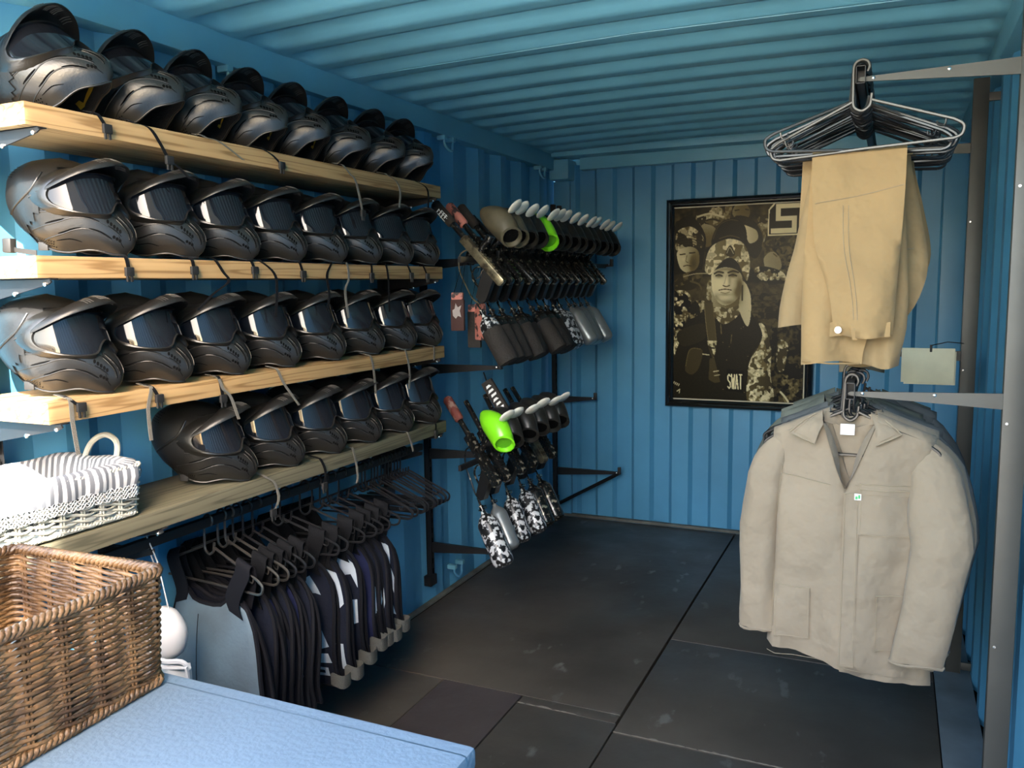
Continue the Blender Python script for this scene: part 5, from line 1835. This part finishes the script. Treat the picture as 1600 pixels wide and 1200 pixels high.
for a, b in (((-hw + i_, -.0145, -hh + i_), (hw - i_, -.0105, -hh + i_ + .007)), ((-hw + i_, -.0145, hh - i_ - .007), (hw - i_, -.0105, hh - i_)), ((-hw + i_, -.0145, -hh + i_), (-hw + i_ + .004, -.0105, hh - i_)), ((hw - i_ - .007, -.0145, -hh + i_), (hw - i_, -.0105, hh - i_))):
    MB().box(a, b).build('frame_slip', LINER if a[2] > 0 or b[2] < 0 or a[0] > 0 else FRAMEB, pt_, smooth=False)
MB().box((-hw + .01, -.004, -hh + .01), (hw - .01, 0, hh - .01)).build('backing_board', BLACK_STEEL, pt_, smooth=False)

def paint_poster(Wp=320, Hp=448):
    rs = np.random.RandomState(4)
    X0, X1, Y0_, Y1_ = 97., 800., 140., 1100.
    xs = X0 + (X1 - X0) * np.arange(Wp) / (Wp - 1)
    ys = Y0_ + (Y1_ - Y0_) * np.arange(Hp) / (Hp - 1)
    X, Y = np.meshgrid(xs, ys)
    def vn(cell, seed):
        r = np.random.RandomState(seed)
        gx, gy = int((X1 - X0) / cell) + 3, int((Y1_ - Y0_) / cell) + 3
        g = r.rand(gy, gx)
        fx = (X - X0) / cell; fy = (Y - Y0_) / cell
        ix, iy = fx.astype(int), fy.astype(int)
        tx, ty = fx - ix, fy - iy
        tx = tx * tx * (3 - 2 * tx); ty = ty * ty * (3 - 2 * ty)
        return (g[iy, ix] * (1 - tx) + g[iy, ix + 1] * tx) * (1 - ty) + (g[iy + 1, ix] * (1 - tx) + g[iy + 1, ix + 1] * tx) * ty
    n1 = vn(70, 1) * .5 + vn(30, 2) * .3 + vn(12, 3) * .2
    n2 = vn(34, 5) * .6 + vn(15, 6) * .4
    n3 = vn(18, 8) * .6 + vn(8, 9) * .4
    img = .06 + .26 * np.clip((n1 - .32) * 1.8, 0, 1)
    def sm(pts, k=6):
        return [(p.x, p.y) for p in curve([(a, b, 0) for a, b in pts], k, closed=True)]
    def inside(pts, smooth=True):
        P = sm(pts) if smooth else pts
        x0 = min(p[0] for p in P); x1 = max(p[0] for p in P); y0 = min(p[1] for p in P); y1 = max(p[1] for p in P)
        msk = np.zeros(X.shape, bool)
        sub = (X >= x0) & (X <= x1) & (Y >= y0) & (Y <= y1)
        xx, yy = X[sub], Y[sub]
        r = np.zeros(xx.shape, bool)
        for (ax, ay), (bx, by) in zip(P, P[1:] + P[:1]):
            if ay == by: continue
            c = ((ay > yy) != (by > yy)) & (xx < (bx - ax) * (yy - ay) / (by - ay) + ax)
            r ^= c
        msk[sub] = r
        return msk
    def fill(pts, v, smooth=True, camo=0, gx=0, gy=0, al=1.0):
        m = inside(pts, smooth)
        cx = sum(p[0] for p in pts) / len(pts); cy = sum(p[1] for p in pts) / len(pts)
        val = v + gx * (X - cx) / 100 + gy * (Y - cy) / 100
        if camo: val = val + camo * np.where(n2 > .56, -.9, np.where(n3 > .58, -.45, np.where(n3 < .36, .35, 0)))
        img[m] = np.clip(img[m] * (1 - al) + val[m] * al, .01, 1)
    def stroke(pts, wd, v, al=1.0, smooth=True):
        P = [(p.x, p.y) for p in curve([(a, b, 0) for a, b in pts], 5)] if smooth and len(pts) > 2 else pts
        d = np.full(X.shape, 1e9)
        for (ax, ay), (bx, by) in zip(P, P[1:]):
            dx, dy = bx - ax, by - ay
            t = np.clip(((X - ax) * dx + (Y - ay) * dy) / (dx * dx + dy * dy + 1e-9), 0, 1)
            d = np.minimum(d, (X - ax - t * dx) ** 2 + (Y - ay - t * dy) ** 2)
        k = np.clip(1.2 - np.sqrt(d) / (wd / 2), 0, 1) * al
        k = np.clip(k * 3, 0, al)
        img[:] = img * (1 - k) + v * k
    def soft(cx, cy, rx, ry, v, al):
        k = np.exp(-((X - cx) / rx) ** 2 - ((Y - cy) / ry) ** 2) * al
        img[:] = img * (1 - k) + v * k
    # background crowd
    fill([(215, 200), (240, 158), (300, 142), (350, 150), (372, 190), (350, 225), (300, 240), (240, 235)], .55, camo=.5)
    stroke([(225, 190), (290, 178), (360, 195)], 9, .75); stroke([(250, 215), (300, 205), (345, 215)], 8, .12)
    fill([(410, 180), (430, 142), (480, 140), (503, 175), (490, 208), (440, 212)], .42, gx=-.15); stroke([(425, 168), (445, 166)], 6, .12); stroke([(480, 165), (495, 168)], 6, .15)
    fill([(375, 140), (410, 140), (395, 210), (372, 220)], .5, camo=.3)
    fill([(245, 235), (300, 235), (330, 270), (300, 330), (262, 330)], .45, gy=-.2)
    fill([(540, 215), (600, 195), (600, 240), (575, 330), (560, 300)], .5, camo=.4)
    fill([(585, 330), (640, 310), (740, 300), (770, 380), (720, 470), (600, 440)], .28, camo=.35)
    fill([(580, 400), (620, 370), (660, 400), (668, 450), (620, 470), (590, 450)], .55, gx=-.1)
    stroke([(585, 345), (640, 350), (700, 335)], 10, .1)
    for k in range(12):
        a = -2.4 + k * .25
        stroke([(670 + 34 * math.cos(a), 425 + 48 * math.sin(a)), (670 + 56 * math.cos(a), 425 + 66 * math.sin(a))], 6, .05 if k % 2 else .3, smooth=False)
    fill([(530, 450), (590, 440), (680, 470), (690, 520), (620, 520), (560, 500)], .6, camo=.6)
    fill([(520, 545), (650, 530), (700, 700), (600, 720), (520, 660)], .20, camo=.15)
    for k in range(5): stroke([(525, 580 + 28 * k), (650, 575 + 28 * k)], 4, .08)
    fill([(640, 700), (790, 720), (790, 1095), (640, 1095), (620, 850)], .16, camo=.3)
    fill([(660, 800), (710, 810), (705, 890), (690, 945), (660, 930)], .62, camo=.5)
    fill([(690, 950), (760, 930), (770, 1060), (700, 1090)], .3, camo=.5)
    stroke([(680, 1045), (700, 1065), (720, 1090)], 10, .75)
    # right-behind goggles
    fill([(420, 205), (480, 198), (540, 235), (572, 290), (570, 350), (540, 400), (500, 380), (470, 320)], .07)
    fill([(472, 245), (500, 248), (540, 270), (545, 310), (510, 328), (492, 310)], .72, gx=-.3)
    stroke([(545, 240), (573, 290), (570, 345)], 5, .35)
    # left player
    fill([(98, 470), (98, 240), (125, 202), (170, 186), (215, 205), (250, 245), (272, 300), (262, 380), (250, 450), (200, 470)], .05)
    fill([(104, 300), (112, 262), (150, 240), (200, 240), (250, 280), (262, 320), (240, 350), (180, 330), (130, 350), (106, 345)], .58, camo=.55)
    for k in range(4): stroke([(112, 290 + 13 * k), (180, 280 + 13 * k), (250, 305 + 13 * k)], 3, .12)
    fill([(112, 365), (140, 342), (190, 335), (228, 355), (238, 400), (225, 440), (190, 462), (150, 455), (125, 425)], .62, gx=-.28)
    stroke([(130, 372), (158, 370)], 6, .15); stroke([(182, 366), (212, 364)], 6, .12); stroke([(168, 378), (163, 405), (175, 412)], 4, .38); stroke([(150, 430), (170, 426), (192, 430)], 5, .2)
    soft(205, 420, 22, 40, .12, .7); soft(150, 395, 14, 12, .85, .5)
    fill([(100, 560), (105, 540), (150, 545), (190, 580), (188, 650), (150, 750), (125, 850), (100, 870)], .62, camo=.75)
    fill([(98, 480), (150, 465), (215, 455), (250, 480), (215, 540), (150, 550), (98, 540)], .10)
    # torso
    fill([(100, 1100), (100, 900), (135, 800), (170, 700), (215, 640), (280, 625), (330, 690), (400, 690), (460, 640), (540, 690), (585, 745), (560, 820), (515, 900), (515, 1100)], .055)
    fill([(200, 610), (270, 605), (262, 650), (190, 690)], .5, camo=.5)
    fill([(560, 712), (590, 725), (612, 790), (628, 850), (626, 960), (642, 1100), (512, 1100), (508, 960), (520, 890), (560, 830), (580, 770)], .66, camo=.5, gx=-.15)
    fill([(165, 930), (180, 860), (205, 838), (250, 842), (262, 865), (240, 940), (205, 972), (170, 960)], .17)
    stroke([(168, 930), (182, 862), (207, 840), (250, 844)], 3, .4); stroke([(262, 868), (296, 872)], 5, .75)
    fill([(120, 760), (260, 715), (272, 790), (150, 830)], .09)
    # neck, scarf, white cloth
    fill([(318, 560), (455, 560), (455, 640), (400, 660), (320, 640)], .48, gx=-.15)
    fill([(316, 640), (350, 632), (400, 640), (452, 628), (462, 660), (420, 700), (370, 718), (335, 690)], .70, camo=.45)
    stroke([(330, 670), (380, 690), (440, 660)], 4, .3)
    fill([(466, 510), (492, 525), (514, 580), (518, 650), (512, 705), (500, 728), (478, 700), (455, 640), (458, 580)], .74, gx=.1)
    stroke([(470, 530), (470, 600)], 8, .05)
    fill([(282, 520), (300, 500), (312, 560), (300, 600), (280, 590)], .6, camo=.3)
    # saluting glove
    fill([(98, 505), (150, 470), (215, 452), (270, 448), (304, 462), (300, 482), (262, 484), (215, 500), (160, 520), (100, 530)], .33, camo=.25)
    stroke([(150, 482), (220, 468), (290, 468)], 4, .6); stroke([(190, 505), (235, 520), (250, 545)], 9, .3)
    # strap
    fill([(264, 612), (312, 610), (322, 700), (336, 805), (292, 815), (276, 720)], .24, smooth=False)
    stroke([(266, 615), (278, 720), (293, 812)], 2.5, .5); stroke([(312, 612), (324, 700), (336, 803)], 2.5, .4)
    fill([(284, 800), (338, 800), (330, 860), (318, 895), (298, 850)], .62, camo=.5, smooth=False); stroke([(300, 835), (325, 838)], 7, .08)
    fill([(300, 890), (325, 885), (360, 1005), (330, 1012), (296, 995)], .2, smooth=False); stroke([(322, 955), (350, 950)], 5, .7); stroke([(328, 975), (355, 970)], 5, .6)
    stroke([(358, 720), (362, 765)], 5, .4); stroke([(418, 770), (414, 812)], 3, .45)
    # visor and helmet of the central player
    fill([(306, 330), (312, 275), (345, 228), (395, 205), (445, 212), (478, 245), (490, 300), (480, 335), (400, 312)], .045)
    stroke([(310, 300), (340, 238), (395, 212), (440, 218)], 3, .25); stroke([(345, 300), (400, 288), (450, 300)], 4, .3)
    fill([(268, 450), (275, 390), (300, 340), (350, 312), (405, 303), (465, 322), (497, 370), (508, 435), (495, 505), (470, 470), (450, 430), (410, 398), (375, 400), (340, 430), (305, 470), (285, 470)], .80, camo=.38, gx=-.06)
    fill([(378, 375), (395, 338), (412, 340), (428, 378), (405, 390)], .18); stroke([(385, 372), (400, 345), (420, 374)], 3, .7)
    fill([(330, 452), (372, 402), (412, 396), (448, 425), (468, 478), (430, 450), (380, 440)], .05)
    # central face
    fill([(303, 480), (320, 455), (375, 440), (435, 452), (467, 485), (466, 540), (450, 585), (412, 618), (372, 625), (338, 605), (314, 565), (305, 520)], .82, gx=-.10)
    fmask = inside([(303, 480), (320, 455), (375, 440), (435, 452), (467, 485), (466, 540), (450, 585), (412, 618), (372, 625), (338, 605), (314, 565), (305, 520)])
    keep = img.copy()
    soft(345, 462, 30, 14, .45, .7); soft(420, 460, 30, 14, .38, .8)
    soft(345, 482, 22, 11, .35, .8); soft(418, 480, 22, 11, .30, .85)
    soft(330, 590, 22, 26, .45, .6); soft(380, 572, 36, 7, .5, .7); soft(402, 505, 9, 30, .5, .6); soft(440, 560, 24, 40, .4, .7)
    soft(384, 596, 20, 10, .93, .5); soft(380, 448, 50, 8, .35, .6)
    img[~fmask] = keep[~fmask]
    soft(455, 540, 22, 60, .30, .85); soft(400, 612, 50, 18, .38, .7); soft(350, 520, 26, 22, .95, .6); soft(425, 530, 18, 18, .8, .4)
    stroke([(320, 470), (340, 461), (368, 466)], 8, .16); stroke([(394, 466), (420, 459), (448, 466)], 8, .14)
    stroke([(328, 480), (345, 476), (362, 482)], 7, .13); stroke([(398, 481), (418, 476), (438, 482)], 7, .12)
    stroke([(384, 478), (378, 505), (372, 520)], 4, .62); stroke([(368, 528), (384, 534), (402, 528)], 6, .35); soft(386, 512, 8, 16, .95, .6)
    stroke([(345, 551), (378, 546), (412, 551)], 5, .25); stroke([(355, 561), (380, 566), (402, 560)], 4, .5)
    stroke([(330, 580), (350, 600), (385, 612)], 10, .55, .5)
    for k in range(60):
        stroke([(rs.uniform(370, 510), rs.uniform(650, 1060)), ] * 2, 3.5, .5, smooth=False) if k % 5 == 0 else None
    # chest patch with lettering
    fill([(395, 940), (488, 948), (484, 1056), (392, 1046)], .02, smooth=False)
    def glyph(strokes, ox, oy, sx, sy):
        for s in strokes:
            P = [(ox + a * sx + b * 2, oy + b * sy + a * sx * .09) for a, b in s]
            stroke(P, 6.0, .92, smooth=False)
    LT = {'S': [[(1, .12), (.5, 0), (0, .15), (.1, .42), (.9, .58), (1, .85), (.5, 1), (0, .88)]], 'W': [[(0, 0), (.25, 1), (.5, .25), (.75, 1), (1, 0)]], 'A': [[(0, 1), (.5, 0), (1, 1)], [(.2, .65), (.8, .65)]], 'T': [[(0, 0), (1, 0)], [(.5, 0), (.5, 1)]]}
    for k, c in enumerate('SWAT'):
        glyph(LT[c], 400 + k * 20.5, 966, 14 if c != 'W' else 16, 70)
    # corner marks
    for k in range(4): stroke([(100 + 9 * k, 1020 + 4 * k), (104 + 9 * k, 1012 + 4 * k)], 4, .7, smooth=False)
    stroke([(120, 1060), (135, 1050), (132, 1070)], 4, .75, smooth=False)
    # badge with the big letter
    bd = [(596, 296), (598, 172), (638, 130), (800, 130), (800, 296)]
    fill(bd, .9, smooth=False)
    fill([(603, 290), (604, 176), (641, 137), (800, 137), (800, 290)], .03, smooth=False)
    for r in ((640, 148, 770, 170), (636, 148, 660, 226), (636, 206, 742, 228), (718, 228, 742, 284), (612, 262, 742, 284)):
        fill([(r[0], r[1]), (r[2], r[1]), (r[2], r[3]), (r[0], r[3])], .93, smooth=False)
    img[:] = np.clip(img + (rs.rand(*img.shape) - .5) * .035, 0, 1)
    return img
im = paint_poster()
Hp, Wp = im.shape
dk = np.array(hexc('060503')); md = np.array(hexc('6e5f38')); lt = np.array(hexc('efe2b4'))
t_ = im[..., None]
t_ = np.clip(t_ * 1.12, 0, 1)
colr = np.where(t_ < .5, dk + (md - dk) * (t_ * 2) ** 1.3, md + (lt - md) * (t_ * 2 - 1))
gx = np.linspace(-hw + .047, hw - .047, Wp); gz = np.linspace(hh - .047, -hh + .047, Hp)
VX, VZ = np.meshgrid(gx, gz)
co = np.stack([VX, np.full_like(VX, -.010), VZ], -1).reshape(-1, 3)
idx = np.arange(Wp * Hp).reshape(Hp, Wp)
q = np.stack([idx[:-1, :-1], idx[1:, :-1], idx[1:, 1:], idx[:-1, 1:]], -1).reshape(-1, 4)
me = bpy.data.meshes.new('print')
me.vertices.add(len(co)); me.vertices.foreach_set('co', co.ravel())
me.loops.add(q.size); me.loops.foreach_set('vertex_index', q.ravel())
me.polygons.add(len(q)); me.polygons.foreach_set('loop_start', np.arange(0, q.size, 4)); me.polygons.foreach_set('loop_total', np.full(len(q), 4))
me.update(calc_edges=True)
ca = me.color_attributes.new('ink', 'FLOAT_COLOR', 'POINT')
ca.data.foreach_set('color', np.concatenate([colr.reshape(-1, 3), np.ones((len(co), 1))], 1).ravel())
pm = mat('printed_paper', (.5, .5, .5), .30, spec=.12)
a_ = pm.node_tree.nodes.new('ShaderNodeAttribute'); a_.attribute_name = 'ink'
pm.node_tree.links.new(a_.outputs['Color'], pm.node_tree.nodes['Principled BSDF'].inputs['Base Color'])
me.materials.append(pm)
pr = link('print', me, pt_)
pr['label'] = 'sepia print of helmeted players, SWAT lettering on a chest'
